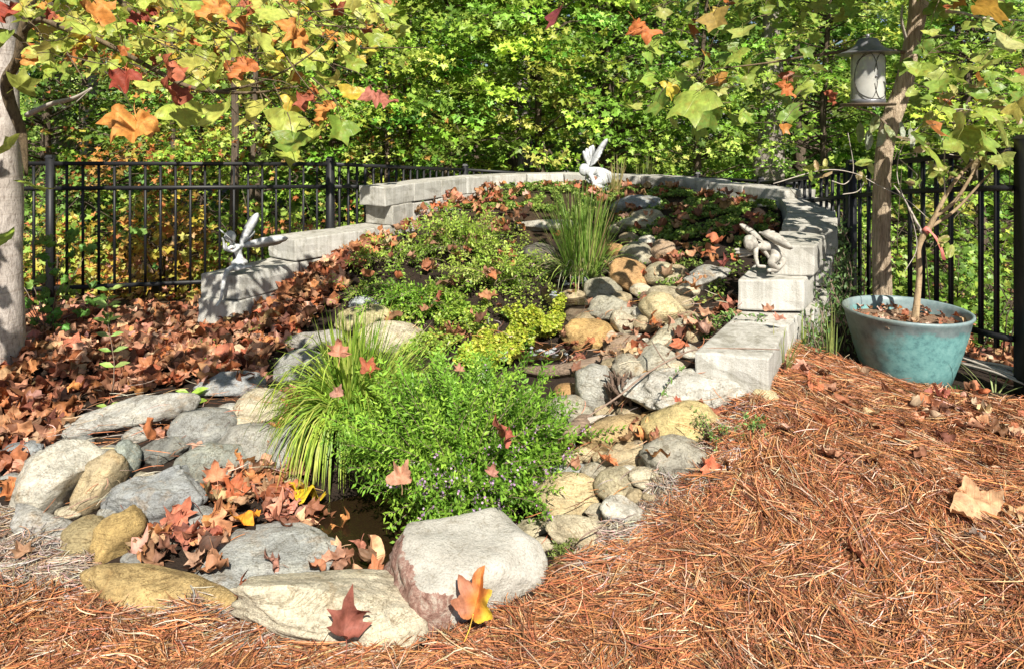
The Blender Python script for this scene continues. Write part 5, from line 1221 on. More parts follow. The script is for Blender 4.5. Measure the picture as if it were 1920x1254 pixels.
trunk_only(1445, 9.6, .2, 'thick rough grey brown trunk behind the fence corner', 'pale_trunk')
trunk_only(1205, 12, .06, 'thin dark forked trunk right of the dark trunk', lean=.6)
trunk_only(330, 9.0, .03, 'thin dark stem in the middle of the left fence section', lean=-.3)
for i, (x, y, lab) in enumerate([(-8, 13, 'dark green tree deep in the woods at far left'), (-5.2, 14, 'dark green tree deep in the woods left of centre'), (-2.6, 14.5, 'deep green tree far behind the left end of the wall'), (0, 14.5, 'deep green tree far behind the middle of the wall'),
                               (2.8, 14.5, 'deep green tree far behind the right half of the wall'), (5.5, 13.5, 'deep green tree far behind the bird feeder'), (8.4, 13, 'deep green tree far beyond the teal pot'), (10.8, 12, 'dark green tree at the far right edge of the woods')]):
    tree(x, y, 6.4, 2.6, lab, GRN + DGN if i % 2 else DGN + GRN + YGL[:1], 110, 52, .085, .12, .5)
# undergrowth behind the fences
def bush(x, y, r, h, label, pal, n=1500, leaf=.045, mix=None):
    z0 = tz(x, y); root = tag(empty('bush', (x, y, z0)), label, 'bush'); P = rng.normal(0, 1, (n, 3)); P /= np.linalg.norm(P, axis=1, keepdims=True); P *= rng.uniform(.35, 1, (n, 1)) ** .5
    lump = np.array([1 + .35 * mnoise.noise(Vector(p * 2.2) + Vector((x * 5, y, 0))) for p in P]); P *= lump[:, None]; P[:, 2] = np.abs(P[:, 2]); P *= np.array([r, r, h]); P += np.array([x, y, z0 + .02])
    C = pick(pal, n, .15)
    if mix is not None: q = rng.uniform(0, 1, n) < mix[1]; C[q] = pick(mix[0], int(q.sum()), .1)
    tag(stamp_obj('foliage', [stamp(SMALL[0], rotmats(rng.normal(.6, .5, n), rng.normal(0, .5, n), rng.normal(0, 1.4, n)) @ np.diag([1., -1, 1]), P, rng.uniform(.7, 1.2, n) * leaf, C)], M['small_bulk'], root), kind='stuff')
    st_ = [(np.array([[x, y, z0], [x + rng.normal(0, r * .3), y + rng.normal(0, r * .3), z0 + h * .5], [x + rng.normal(0, r * .6), y + rng.normal(0, r * .5), z0 + h * .95]]), [.012, .007, .002]) for _ in range(9)]
    tag(tubes('stems', st_, M['dark_trunk'], root, 4), kind='stuff'); return root
bush(-4.6, 7.0, .55, .9, 'yellow green bush right behind the left fence near the tree', YEL + YGL, 700, .05, (ORL, .25))
bush(-3.7, 7.4, .6, 1.1, 'yellow and orange leaved bush behind the left fence', YEL, 750, .055, (ORL, .3))
bush(-2.9, 7.6, .55, 1.0, 'green bush mixed with orange leaves behind the seated fairy statue', GRN + YGL, 750, .05, (ORL, .2))
bush(-2.3, 8.0, .6, 1.1, 'dark green bush behind the lower left wall steps', GRN, 800, .045, (ORL, .15))
bush(-1.7, 8.6, .6, 1.2, 'green bush with some orange leaves behind the fence by the wall top', GRN, 800, .045, (ORL, .2))
bush(-.9, 9.9, .9, 1.4, 'green undergrowth bush behind the upper left wall block', GRN, 1300, .045, (ORL, .12))
bush(.3, 10.4, 1.0, 1.5, 'brownish green undergrowth behind the middle of the back wall', DGN + YEL, 1500, .045, (ORL, .25))
bush(1.6, 10.2, .9, 1.4, 'dim undergrowth with yellow leaves behind the back fairy statue', DGN + YEL, 1300, .045, (ORL, .2))
bush(2.6, 9.6, .8, 1.5, 'pale green undergrowth behind the right end of the back wall', YGL, 1300, .04, (YEL, .3))
bush(3.5, 8.4, .7, 1.3, 'green undergrowth behind the fence corner', YGL + GRN, 1200, .04)
bush(3.6, 7.0, .6, 1.0, 'leafy green bush just beyond the side fence', GRN, 1000, .042)
bush(3.7, 5.8, .55, .8, 'dark green bush beyond the side fence near the pot', DGN + GRN, 800, .042)
bush(4.6, 6.4, .7, 1.1, 'green bush farther beyond the side fence', GRN, 900, .045)
bush(-5.6, 7.8, .8, 1.4, 'dark bush at the far left behind the near tree', DGN, 1000, .05, (ORL, .1))
bush(-6.8, 10, 1.2, 2.0, 'tall dark bush beyond the far left fence', DGN, 1500, .06)
def twigs_mass(n, xr, yr, name):
    L = []
    for i in range(n):
        x = rng.uniform(*xr); y = rng.uniform(*yr); z = tz(x, y); a = rng.normal(0, .5); h = rng.uniform(.4, 1.8); L.append((np.array([[x, y, z], [x + a * h * .3, y, z + h * .5], [x + a * h * .8 + rng.normal(0, .1), y + rng.normal(0, .2), z + h]]), [.007, .005, .002]))
    tag(tubes(name, L, M['dark_trunk'], None, 4), kind='stuff')
twigs_mass(36, (-6, -1.6), (6.6, 10), 'understory_twigs'); twigs_mass(24, (2.7, 5), (4.5, 9), 'understory_twigs')
# far wood closing the view
n = 60000; X = rng.uniform(-34, 34, n); Y = rng.uniform(17, 27, n); Z = rng.uniform(0, 1, n) ** .9 * 15 - 1.2
lum = np.array([mnoise.noise(Vector((a * .45, b * .45, c * .6))) for a, b, c in zip(X, Y, Z)]); k = lum > -.3; P = np.stack([X, Y, Z], 1)[k]; n = len(P)
tag(stamp_obj('far_wood', [stamp(SMALL[0], rotmats(rng.normal(.6, .5, n), rng.normal(0, .5, n), rng.normal(0, 1.4, n)) @ np.diag([1., -1, 1]), P, rng.uniform(.22, .42, n), pick(GRN + DGN * 2, n, .15))], M['small_bulk']), kind='stuff')

# ------------------------------------------------------------------ near left tree with tulip shaped leaves
lt = tag(empty('near_tree', (-2.92, 4.2, .2)), 'pale barked tree at the left edge, its green and rust leaves hanging across the top', 'tree')
tr_path = [W(-22, 700, 4.2), W(-19, 560, 4.2), W(-16, 380, 4.2), W(-18, 200, 4.2), W(-20, 60, 4.2), W(-18, -120, 4.2), W(-22, -500, 4.2)]
tube('trunk', catmull([tuple(p) for p in tr_path], 10), [.20, .165, .155, .15, .147, .142, .13], M['bark_pale'], lt, 28, .12)
def br(name, pxs, radii, mat, parent, rough=.5, seg=8):
    return tube(name, catmull([tuple(W(*p)) for p in pxs], 8), radii, M[mat], parent, seg, rough)
br('branch', [(50, 330, 4.05), (42, 255, 4.0), (18, 190, 3.95), (14, 150, 3.9), (34, 110, 3.85), (42, 60, 3.8), (58, 10, 3.75), (66, -60, 3.7)], [.008, .024, .028, .029, .024, .022, .02, .018], 'bark_brown', lt, .4, 12)
br('branch', [(44, 60, 3.8), (75, 38, 3.6), (115, 52, 3.5), (190, 78, 3.4), (290, 132, 3.3), (345, 160, 3.2), (400, 172, 3.15), (480, 174, 3.1), (560, 162, 3.1)], [.012, .013, .013, .011, .01, .009, .007, .005, .003], 'bark_brown', lt)
br('branch', [(50, 216, 3.95), (95, 196, 3.8), (140, 184, 3.7), (172, 166, 3.65)], [.014, .012, .01, .006], 'palewood', lt)
br('branch', [(172, 166, 3.65), (130, 200, 3.7), (105, 190, 3.75)], [.003, .003, .002], 'palewood', lt)
br('branch', [(200, -30, 3.4), (235, 12, 3.35), (262, 28, 3.3), (340, 60, 3.3)], [.012, .011, .008, .004], 'bark_brown', lt)
br('branch', [(66, -40, 3.7), (160, -10, 3.5), (300, -25, 3.3), (520, -30, 3.2), (700, -40, 3.1)], [.02, .015, .012, .01, .006], 'bark_brown', lt)
br('branch', [(405, 172, 3.15), (470, 160, 3.1), (540, 130, 3.0), (600, 88, 2.95), (650, 40, 2.9)], [.005, .005, .004, .003, .002], 'bark_brown', lt)
br('branch', [(66, 100, 3.7), (20, 62, 3.6), (-40, 50, 3.5)], [.01, .008, .006], 'bark_brown', lt)
leaf_meshes = [tri_mesh('leaf', T[0], T[1], True, None, T[2]) for T in TULF + [DRY[0], DRY[3]]]
for i, m in enumerate(leaf_meshes): m.materials.append(M['fresh_obj'] if i < 6 else M['dry_obj'])
HT = []
def hang(parent, px, py, Y, w, col, rot=None, dry=False):
    a = W(px, py, Y); q_ = rng.uniform(.06, .2); s_ = -1 if parent is lt else 1; e = a + Vector((s_ * q_ * rng.uniform(.2, 1), rng.uniform(-.04, .08), q_ * rng.uniform(.3, 1))); HT.append((parent, [tuple(a + Vector((0, 0, .03))), tuple((a + e) / 2 + Vector((0, 0, .03))), tuple(e)]))
    m = leaf_meshes[rng.integers(6, 8) if dry else rng.integers(0, 6)]; o = bpy.data.objects.new('leaf', m); COL.objects.link(o); o.parent = parent; o.matrix_parent_inverse = Matrix.Translation(parent.location).inverted()
    o.location = W(px, py, Y); s = w * Y / FPX / 1.9; o.scale = (s, s, s); o.color = (*col, 1)
    o.rotation_euler = rot if rot else (R(-rng.normal(50, 24)), R(rng.normal(0, 24)), R(rng.normal(180, 50)))
    return o
LG1 = [(.42, .50, .09), (.50, .56, .12), (.34, .44, .07), (.54, .52, .12)]; OR1 = [(.55, .24, .06), (.48, .16, .05), (.60, .32, .08), (.40, .12, .06)]; YE1 = [(.62, .46, .06), (.55, .44, .08)]; RD1 = [(.26, .05, .03), (.32, .09, .05)]
heroes = [(252, 228, 92, OR1[0], 1), (345, 210, 88, LG1[0], 0), (415, 208, 84, LG1[1], 0), (487, 208, 82, LG1[3], 0), (534, 228, 74, LG1[1], 0), (548, 265, 66, (.2, .3, .05), 0), (585, 250, 62, LG1[0], 0), (406, 148, 72, LG1[0], 0), (362, 122, 52, LG1[3], 0),
          (278, 160, 44, LG1[1], 0), (233, 148, 58, RD1[0], 1), (325, 172, 62, RD1[1], 1), (320, 128, 56, OR1[3], 1), (455, 125, 58, OR1[1], 1), (550, 195, 46, YE1[0], 0), (575, 190, 44, RD1[1], 1), (605, 205, 50, OR1[0], 1), (712, 180, 58, (.36, .13, .09), 1),
          (560, 65, 66, OR1[0], 1), (490, 78, 52, LG1[1], 0), (455, 45, 60, OR1[1], 1), (508, 25, 54, LG1[1], 0), (400, 12, 64, OR1[0], 1), (78, 98, 58, LG1[1], 0), (180, 20, 64, OR1[0], 1), (98, 132, 40, LG1[2], 0), (10, 72, 60, (.3, .4, .08), 0), (660, 175, 48, YE1[0], 0),
          (633, 150, 40, LG1[3], 0), (640, 240, 60, (.22, .34, .05), 0), (540, 290, 54, LG1[0], 0), (10, 18, 60, RD1[0], 1)]
for px, py, w, c, dry in heroes:
    hang(lt, px, py, rng.uniform(2.55, 2.85) if px > 120 else 3.5, w * 1.12, c, (R(-rng.normal(56, 12)), R(rng.normal(0, 14)), R(rng.normal(180, 32))), dry)
k = 0
while k < 262:
    px = rng.uniform(40, 740); lim = np.interp(px, [40, 150, 300, 450, 600, 700, 740], [120, 150, 165, 190, 190, 130, 60]); py = rng.uniform(-35, lim)
    if rng.uniform() > .35 + .65 * (1 - max(py, 0) / 200): continue
    q = rng.uniform(); pal, dry = (LG1, 0) if q < .82 else (YE1, 0) if q < .89 else (OR1, 1) if q < .97 else (RD1, 1); Y = rng.uniform(2.9, 3.8)
    hang(lt, px, py, Y, rng.uniform(24, 46), pick(pal, 1, .1)[0], None, dry); k += 1
TW = []
for i in range(40):
    px = rng.uniform(60, 700); py = rng.uniform(-60, 180); Y = rng.uniform(2.9, 3.7); a = rng.normal(.35, .6); l = rng.uniform(50, 130)
    TW.append((catmull([tuple(W(px, py, Y)), tuple(W(px + l * .5 * math.cos(a), py + l * .5 * math.sin(a) + rng.normal(0, 6), Y - .05)), tuple(W(px + l * math.cos(a), py + l * math.sin(a), Y - .1))], 4), [.004, .003, .0015]))
tag(tubes('twigs', TW + [(np.array(h[1]), [.0012, .0018, .0026]) for h in HT], M['bark_brown'], lt, 4), kind='stuff'); HT.clear()

# ------------------------------------------------------------------ right tree leaning behind the pot
rt2 = tag(empty('leaning_tree', W(1655, 552, 4.4)), 'rough tan barked tree leaning to the right behind the teal pot', 'tree')
tube('trunk', catmull([tuple(W(*p)) for p in [(1657, 600, 4.4), (1655, 545, 4.4), (1653, 440, 4.4), (1655, 330, 4.4), (1668, 240, 4.4), (1694, 160, 4.38), (1706, 90, 4.36), (1720, 20, 4.35), (1726, -60, 4.35), (1740, -300, 4.3)]], 8), [.064, .052, .048, .047, .054, .050, .046, .054, .05, .045], M['bark_tan'], rt2, 28, .35)
br('branch', [(1718, 22, 4.35), (1760, 22, 4.2), (1800, 24, 4.1), (1850, 35, 4.0), (1930, 40, 3.9)], [.016, .013, .011, .009, .006], 'palewood', rt2)
br('branch', [(1700, 100, 4.36), (1640, 92, 4.25), (1540, 102, 4.1), (1440, 118, 3.9), (1340, 130, 3.8)], [.014, .01, .008, .006, .003], 'bark_brown', rt2)
br('branch', [(1705, 95, 4.36), (1780, 100, 4.2), (1840, 120, 4.1)], [.012, .008, .004], 'bark_brown', rt2)
br('branch', [(1668, 240, 4.3), (1640, 215, 4.2), (1600, 200, 4.1)], [.01, .006, .004], 'twig', rt2)
br('branch', [(1700, 80, 4.36), (1690, 40, 4.3), (1692, 10, 4.3)], [.01, .008, .004], 'palewood', rt2)
br('branch', [(1725, -60, 4.35), (1640, -60, 4.1), (1480, -50, 3.9), (1300, -30, 3.8), (1120, -10, 3.8)], [.03, .02, .015, .01, .005], 'bark_brown', rt2)
RG = [(.26, .38, .07), (.34, .44, .08), (.20, .32, .06), (.40, .46, .12)]
heroR = [(1300, 190, 95, RG[1]), (1330, 215, 60, RG[2]), (1378, 105, 52, RG[1]), (1392, 60, 50, RG[3]), (1235, 195, 60, RG[2]), (1225, 95, 40, RG[1]), (1340, 35, 58, (.4, .28, .08)), (1480, 215, 46, RG[2]), (1850, 18, 80, (.62, .36, .07)), (1810, 260, 76, RG[1]), (1745, 290, 66, RG[1]),
         (1880, 250, 66, RG[3]), (1842, 128, 60, RG[3]), (1890, 82, 56, (.5, .5, .2)), (1750, 240, 50, (.5, .2, .07)), (1725, 130, 50, RG[1]), (1850, 265, 50, RG[0]), (1910, 200, 50, (.5, .44, .1)), (1478, 165, 36, OR1[1]), (1560, 180, 30, OR1[3]), (1770, 205, 56, RG[1]), (1805, 232, 60, RG[3]), (1760, 160, 46, RG[0]), (1850, 212, 52, RG[1]), (1900, 150, 52, RG[3]), (1830, 175, 48, RG[2]), (1790, 140, 44, RG[1]), (1720, 262, 44, RG[2]), (1880, 300, 40, RG[3]), (1045, 28, 58, (.30, .07, .08)), (1205, 50, 62, OR1[1]), (1470, 240, 26, OR1[0])]
for px, py, w, c in heroR: hang(rt2, px, py, rng.uniform(3.4, 3.8), w * 1.1, c, None, c in (OR1[1], OR1[3]))
k = 0
while k < 250:
    if rng.uniform() < .6: px, py = rng.uniform(1180, 1600), rng.uniform(-120, 260)
    else: px, py = rng.uniform(1700, 1960), rng.uniform(-100, 330)
    if 1540 < px < 1700 and 40 < py < 240: continue
    if rng.uniform() > 1 - max(py, 0) / 420: continue
    hang(rt2, px, py, rng.uniform(3.6, 4.7), rng.uniform(26, 46), pick(RG if rng.uniform() < .86 else OR1 + YE1, 1, .1)[0]); k += 1
for i, (px, py) in enumerate([(1612, 248), (1628, 262), (1652, 258), (1668, 250), (1690, 245), (1708, 258), (1640, 232)]):   # pale drooping oval leaves under the feeder
    o = bpy.data.objects.new('leaf', bpy.data.meshes.get('oval_leaf') or tri_mesh('oval_leaf', *[polar_leaf(OVA, 24, fold=.3, curl=.6, wave=.12, seed=3)[j] for j in (0, 1)], True, None, polar_leaf(OVA, 24, fold=.3, curl=.6, wave=.12, seed=3)[2]))
    if not o.data.materials: o.data.materials.append(M['fresh_obj'])
    COL.objects.link(o); o.parent = rt2; o.matrix_parent_inverse = Matrix.Translation(rt2.location).inverted(); o.location = W(px, py, 4.15); s = .062; o.scale = (s, s, s); o.rotation_euler = (R(-75 + rng.normal(0, 12)), R(rng.normal(0, 15)), R(180 + rng.normal(0, 25))); o.color = (.42, .46, .36, 1) if i % 3 else (.30, .36, .16, 1)
tag(tubes('twigs', [(np.array(h[1]), [.0012, .0018, .0026]) for h in HT], M['bark_brown'], rt2, 4), kind='stuff')
# unseen leaves of both trees, placed out of frame to dapple wall, mound and litter
def shade_canopy(parent, c, r, n, pal, leaf=.07):
    k = 26; cen = np.array(c) + rng.normal(0, 1, (k, 3)) * np.array(r) * .55; P = cen[rng.integers(0, k, n)] + rng.normal(0, .16, (n, 3)); ids = rng.integers(0, 3, n); rm = rotmats(rng.normal(.3, .5, n), rng.normal(0, .5, n), rng.uniform(0, 6.28, n)); S = rng.uniform(.8, 1.3, n) * leaf; C = pick(pal, n)
    parts = [stamp(TULF[t], rm[ids == t], P[ids == t], S[ids == t], C[ids == t]) for t in range(3)]
    tag(stamp_obj('crown', parts, M['fresh_bulk'], parent), kind='stuff')
shade_canopy(rt2, (2.2, 4.7, 3.5), (.7, .5, .4), 400, RG)
fa_ = []
for _ in range(560):
    x_ = rng.uniform(20, 760); fa_.append(tuple(W(x_, rng.uniform(-60, np.interp(x_, [20, 300, 600, 760], [90, 130, 150, 60])), rng.uniform(5.0, 6.2))))
fa_ = np.array(fa_); n = len(fa_); ii = rng.integers(0, 3, n); rm = rotmats(-rng.normal(.8, .4, n), rng.normal(0, .4, n), rng.normal(pi, .8, n)); S_ = rng.uniform(.05, .085, n); C_ = pick(LG1 * 3 + YE1 + OR1[:2], n)
tag(stamp_obj('foliage', [stamp(TULF[t], rm[ii == t], fa_[ii == t], S_[ii == t], C_[ii == t]) for t in range(3)], M['fresh_bulk'], lt), kind='stuff')
shade_canopy(lt, (-1.8, 1.9, 2.42), (1.1, .2, .06), 110, LG1)
shade_canopy(rt2, (2.15, 3.55, 2.85), (.5, .5, .2), 240, RG)
shade_canopy(lt, (-2.62, 3.0, 1.85), (.25, .2, .5), 46, LG1)
shade_canopy(rt2, (1.8, 3.9, 3.15), (.7, .4, .25), 300, RG)
# ------------------------------------------------------------------ teal pot and sapling
pc = W(1699, 585, 3.95); ztop = .60; zb = tz(pc.x, pc.y) - .03; pr = .352
pot = tag(empty('plant_pot', (pc.x, pc.y, zb)), 'large round teal glazed planter behind the straw at the right', 'planter')
Hh = ztop - zb
prof = [(a * .945, b) for a, b in [(.0, 0), (.20, 0), (.225, .012), (.262, Hh * .28), (.295, Hh * .52), (.322, Hh * .76), (.340, Hh - .025), (.352, Hh - .012), (.350, Hh - .001), (.342, Hh + .002), (.333, Hh - .004), (.326, Hh - .03), (.315, Hh * .76), (.30, Hh * .6)]]
o = lathe('pot_body', prof, M['pot'], None, (0, 0, 0), 72); o.parent = pot
V = [(0, 0, 0)]; F = []; rings = 10; seg = 40
for k in range(1, rings + 1):
    for j in range(seg):
        a = 2 * pi * j / seg; r_ = .299 * k / rings; V.append((r_ * math.cos(a), r_ * math.sin(a), mnoise.noise(Vector((r_ * math.cos(a) * 12, r_ * math.sin(a) * 12, 1))) * .014))
for j in range(seg): F.append((0, 1 + j, 1 + (j + 1) % seg))
for k in range(rings - 1):
    for j in range(seg): a = 1 + k * seg + j; b = 1 + k * seg + (j + 1) % seg; F += [(a, a + seg, b + seg), (a, b + seg, b)]
o = link('soil', tri_mesh('soil', np.array(V), np.array(F), True), M['potmulch'], None); o.parent = pot; o.location = (0, 0, Hh - .075)
n = 70; a = rng.uniform(0, 6.28, n); r_ = .3 * np.sqrt(rng.uniform(0, 1, n)); P = np.stack([pc.x + r_ * np.cos(a), pc.y + r_ * np.sin(a), np.full(n, ztop - .06) + rng.uniform(0, .02, n)], 1)
tag(stamp_obj('bark_chips', [stamp(DRY_LO[0], rotmats(rng.normal(0, .5, n), rng.normal(0, .5, n), a), P, rng.uniform(.014, .032, n), pick(BROWN + [(.55, .4, .3)] * 3, n))], M['dry_bulk'], pot), kind='stuff')
sp = tag(empty('potted_sapling', (W(1718, 597, 3.92))), 'bare smooth stemmed sapling with curling vines and a pink ribbon, growing in the teal pot', 'sapling')
def sb(name, pxs, radii, mat='bark_sapling', rough=.3, seg=10): return br(name, pxs, radii, mat, sp, rough, seg)
sb('trunk', [(1715, 604, 3.92), (1720, 560, 3.92), (1724, 510, 3.92), (1722, 470, 3.92), (1730, 445, 3.92), (1740, 430, 3.92)], [.020, .0155, .0135, .013, .016, .0145], seg=14)
sb('branch', [(1738, 434, 3.92), (1752, 408, 3.9), (1776, 362, 3.88), (1806, 322, 3.86), (1830, 300, 3.85), (1848, 280, 3.84)], [.017, .012, .010, .009, .007, .005])
sb('branch', [(1752, 408, 3.9), (1790, 378, 3.86), (1822, 330, 3.83), (1850, 285, 3.82), (1878, 245, 3.8)], [.010, .009, .008, .006, .004])
sb('branch', [(1742, 428, 3.92), (1790, 395, 3.9), (1835, 348, 3.86), (1880, 300, 3.8)], [.009, .008, .006, .004])
sb('branch', [(1730, 440, 3.92), (1712, 405, 3.95), (1698, 378, 3.95), (1676, 348, 3.95)], [.008, .006, .005, .003], 'palewood')
sb('branch', [(1772, 366, 3.88), (1770, 320, 3.88), (1770, 270, 3.88), (1750, 240, 3.86)], [.004, .003, .003, .002], 'palewood')
for pts in [[(1712, 405), (1690, 360), (1682, 320), (1695, 270), (1740, 225), (1800, 205), (1855, 222), (1885, 262), (1895, 310)], [(1895, 310), (1890, 360), (1872, 400), (1876, 430)], [(1450, 345), (1540, 320), (1600, 325), (1650, 350), (1700, 375), (1740, 410)],
            [(1700, 380), (1715, 430), (1718, 470), (1696, 510)], [(1688, 300), (1720, 330), (1705, 345)], [(1580, 365), (1610, 358), (1625, 330)], [(1780, 290), (1830, 300), (1880, 340), (1895, 380)], [(1690, 292), (1760, 280), (1850, 300), (1920, 285)], [(1560, 340), (1585, 345), (1600, 318), (1590, 250)]]:
    sb('vine', [(x, y, 3.78 + .04 * math.sin(i)) for i, (x, y) in enumerate(pts)], [.0028, .0024, .0018], 'palewood', .2, 5)
VP = []
for (px, py, k) in [(1706, 345, 3), (1745, 225, 3), (1770, 330, 4), (1700, 270, 2), (1835, 280, 6), (1848, 300, 5), (1810, 205, 4), (1860, 225, 5), (1780, 320, 4), (1620, 318, 3), (1548, 318, 2), (1780, 190, 4), (1880, 200, 5), (1900, 230, 4), (1775, 460, 4), (1530, 315, 3), (1830, 170, 4), (1740, 275, 3), (1800, 275, 4), (1880, 280, 3)]:
    for _ in range(int(k * 1.6)): VP.append(tuple(W(px + rng.normal(0, 9), py + rng.normal(0, 9), 3.78 + rng.normal(0, .04))))
VP = np.array(VP)
for p in VP:
    o = bpy.data.objects.new('leaf', bpy.data.meshes['oval_leaf']); COL.objects.link(o); o.parent = sp; o.matrix_parent_inverse = Matrix.Translation(sp.location).inverted(); o.location = p; s = rng.uniform(.024, .046); o.scale = (s * rng.uniform(.8, 1.3), s, s); o.rotation_euler = rng.uniform(0, 6.28, 3)
    o.color = (*pick([(.36, .46, .1), (.42, .50, .13), (.5, .48, .18), (.45, .35, .2)], 1)[0], 1)
def ribbon(name, pts, w, mat, parent):
    V, F = [], []
    for i, (px, py, Y) in enumerate(pts):
        p = W(px, py, Y); V += [tuple(p + Vector((-w, 0, .003))), tuple(p + Vector((w, .006 * (i % 2), -.003)))]
        if i: k = 2 * i; F += [(k - 2, k - 1, k + 1), (k - 2, k + 1, k)]
    o = link(name, tri_mesh(name, np.array(V), np.array(F)), mat, parent); m = o.modifiers.new('s', 'SOLIDIFY'); m.thickness = .002; return o
ribbon('ribbon_tail', [(1741, 432, 3.885), (1752, 442, 3.87), (1760, 455, 3.87), (1766, 470, 3.88), (1770, 488, 3.87)], .011, M['ribbon'], sp)
tube('ribbon_knot', [tuple(W(1734, 436, 3.91)), tuple(W(1741, 430, 3.91))], [.021, .021], M['ribbon'], sp, 12)

# ------------------------------------------------------------------ hanging bird feeder
FY = 3.95; fc = W(1627, 140, FY); u = FY / FPX
bf = tag(empty('bird_feeder', W(1627, 205, FY)), 'lantern shaped hanging bird feeder with a flared grey metal roof and screen cylinder', 'bird feeder')
def lz(py): return (140 - py) * u
def L_(name, prof, mat, seg=40): o = lathe(name, [(a * u, lz(b)) for a, b in prof], mat, bf, fc, seg); return o
L_('roof', [(0, 72), (13, 72.5), (17, 74), (19, 78), (22, 84), (28, 90), (37, 95.5), (49, 99.5), (53, 101), (53, 102.2), (50, 102.6), (30, 103), (0, 103)], M['tin'])
L_('finial', [(0, 64), (3, 65), (4.5, 68), (3, 71), (2, 72.5)], M['tin'], 16)
L_('screen_cylinder', [(29, 103), (29.5, 120), (29.5, 170), (29.5, 190)], M['screen'])
t_ = NT('bird_seed'); t_.base(t_.ramp(t_.noise(t_.obj(), 160, 3, .8), [(.35, (.2, .15, .1)), (.6, (.5, .44, .34))])); t_.bump(t_.noise(t_.obj(), 200, 2), 1, .01)
L_('seed_fill', [(0, 128), (12, 132), (25, 145), (26, 190), (0, 191)], t_.m, 24)
L_('base', [(0, 187), (30, 187), (31, 190), (30, 196), (28, 197), (0, 197)], M['tin'])
L_('tray', [(0, 196), (30, 195), (46, 196.5), (47, 195), (48, 196), (47, 199), (30, 200), (0, 200)], M['copper'])
def ring_arc(cx, cy, rx, ry, a0, a1):
    P = []
    for a in np.linspace(a0, a1, 26):
        x = cx + rx * math.cos(a); y = cy + ry * math.sin(a); th = max(-.97, min(.97, x / 30.)); P.append((fc.x + x * u, fc.y - 30.5 * u * math.sqrt(1 - th * th), fc.z + lz(y)))
    return np.array(P)
tubes('wire_scrolls', [(ring_arc(-13, 160 - 14, 16, 44, .2, 6.0), [.0016]), (ring_arc(13, 146, 16, 44, .2 + pi, 6.0 + pi), [.0016]), (ring_arc(0, 165, 28, 22, .0, pi), [.0016]), (ring_arc(0, 122, 27, 20, pi, 2 * pi), [.0016])], M['wire'], bf, 5)
L_('rivet', [(0, 0)], M['tin']) if False else None
bm = bmesh.new(); bmesh.ops.create_uvsphere(bm, u_segments=10, v_segments=8, radius=.006)
for v in bm.verts: v.co += Vector((fc.x, fc.y - 31 * u, fc.z + lz(146)))
bm_obj('center_rivet', bm, M['tin'], bf, True)
for sx in (-29.5, 29.5): tube('side_rod', [(fc.x + sx * u, fc.y, fc.z + lz(100)), (fc.x + sx * u, fc.y, fc.z + lz(196))], [.002], M['wire'], bf, 6)
tube('hanging_wire', [tuple(W(1627, 66, FY)), tuple(W(1626, 20, FY)), tuple(W(1624, -62, FY + .1))], [.0014], M['wire'], bf, 5)

# ------------------------------------------------------------------ fairy statues
def skin_figure(name, joints, edges, mat, parent, rootj):
    me = bpy.data.meshes.new(name); ks = list(joints); me.from_pydata([tuple(W(*joints[k][0])) for k in ks], [(ks.index(a), ks.index(b)) for a, b in edges], [])
    o = link(name, me, mat, parent); m = o.modifiers.new('skin', 'SKIN'); m.use_smooth_shade = True
    sv = me.skin_vertices[0].data
    for i, k in enumerate(ks): sv[i].radius = joints[k][1] if isinstance(joints[k][1], tuple) else (joints[k][1],) * 2; sv[i].use_root = (k == rootj)
    s = o.modifiers.new('sub', 'SUBSURF'); s.levels = 2; s.render_levels = 2
    return o
def head(name, px, py, Y, r, mat, parent, face=(-1, -.4), tilt=0., hair=True):
    """small head with brow, nose, chin and hair cap"""
    V, F = ico(3); V = V.copy(); f = Vector((face[0], face[1], 0)).normalized(); q = (Matrix.Rotation(math.atan2(f.y, f.x), 3, 'Z') @ Matrix.Rotation(tilt, 3, 'Y'))
    P = V * np.array([.95, .8, 1.15])
    for i, v in enumerate(V):
        x, y, z = v
        P[i, 0] += .22 * math.exp(-((y / .16) ** 2 + ((z + .08) / .2) ** 2)) * (x > 0)            # nose
        P[i, 0] -= .10 * (math.exp(-(((abs(y) - .32) / .15) ** 2 + ((z - .1) / .14) ** 2))) * (x > 0)  # eye sockets
        P[i, 0] += .07 * math.exp(-((y / .25) ** 2 + ((z + .42) / .09) ** 2)) * (x > 0)           # lips
        P[i, 1] *= 1 - .25 * max(0, -z)
    c = W(px, py, Y); o = link(name, tri_mesh(name, np.array([tuple(q @ Vector(p) * r + c) for p in P]), F, True), mat, parent)
    if hair:
        H = V * np.array([1.08, .98, 1.22]); H[:, 0] -= .16
        for i, v in enumerate(V):
            k = 1 + .1 * mnoise.noise(Vector(v * 3.5)); H[i] *= k
            if v[0] > .35 and v[2] < .55: H[i] = H[i] * .72
            if v[0] < .1 and v[2] < -.1: H[i, 2] *= 1.35
        link('hair', tri_mesh('hair', np.array([tuple(q @ Vector(p) * r + c) for p in H]), F, True), mat, parent)
    return o
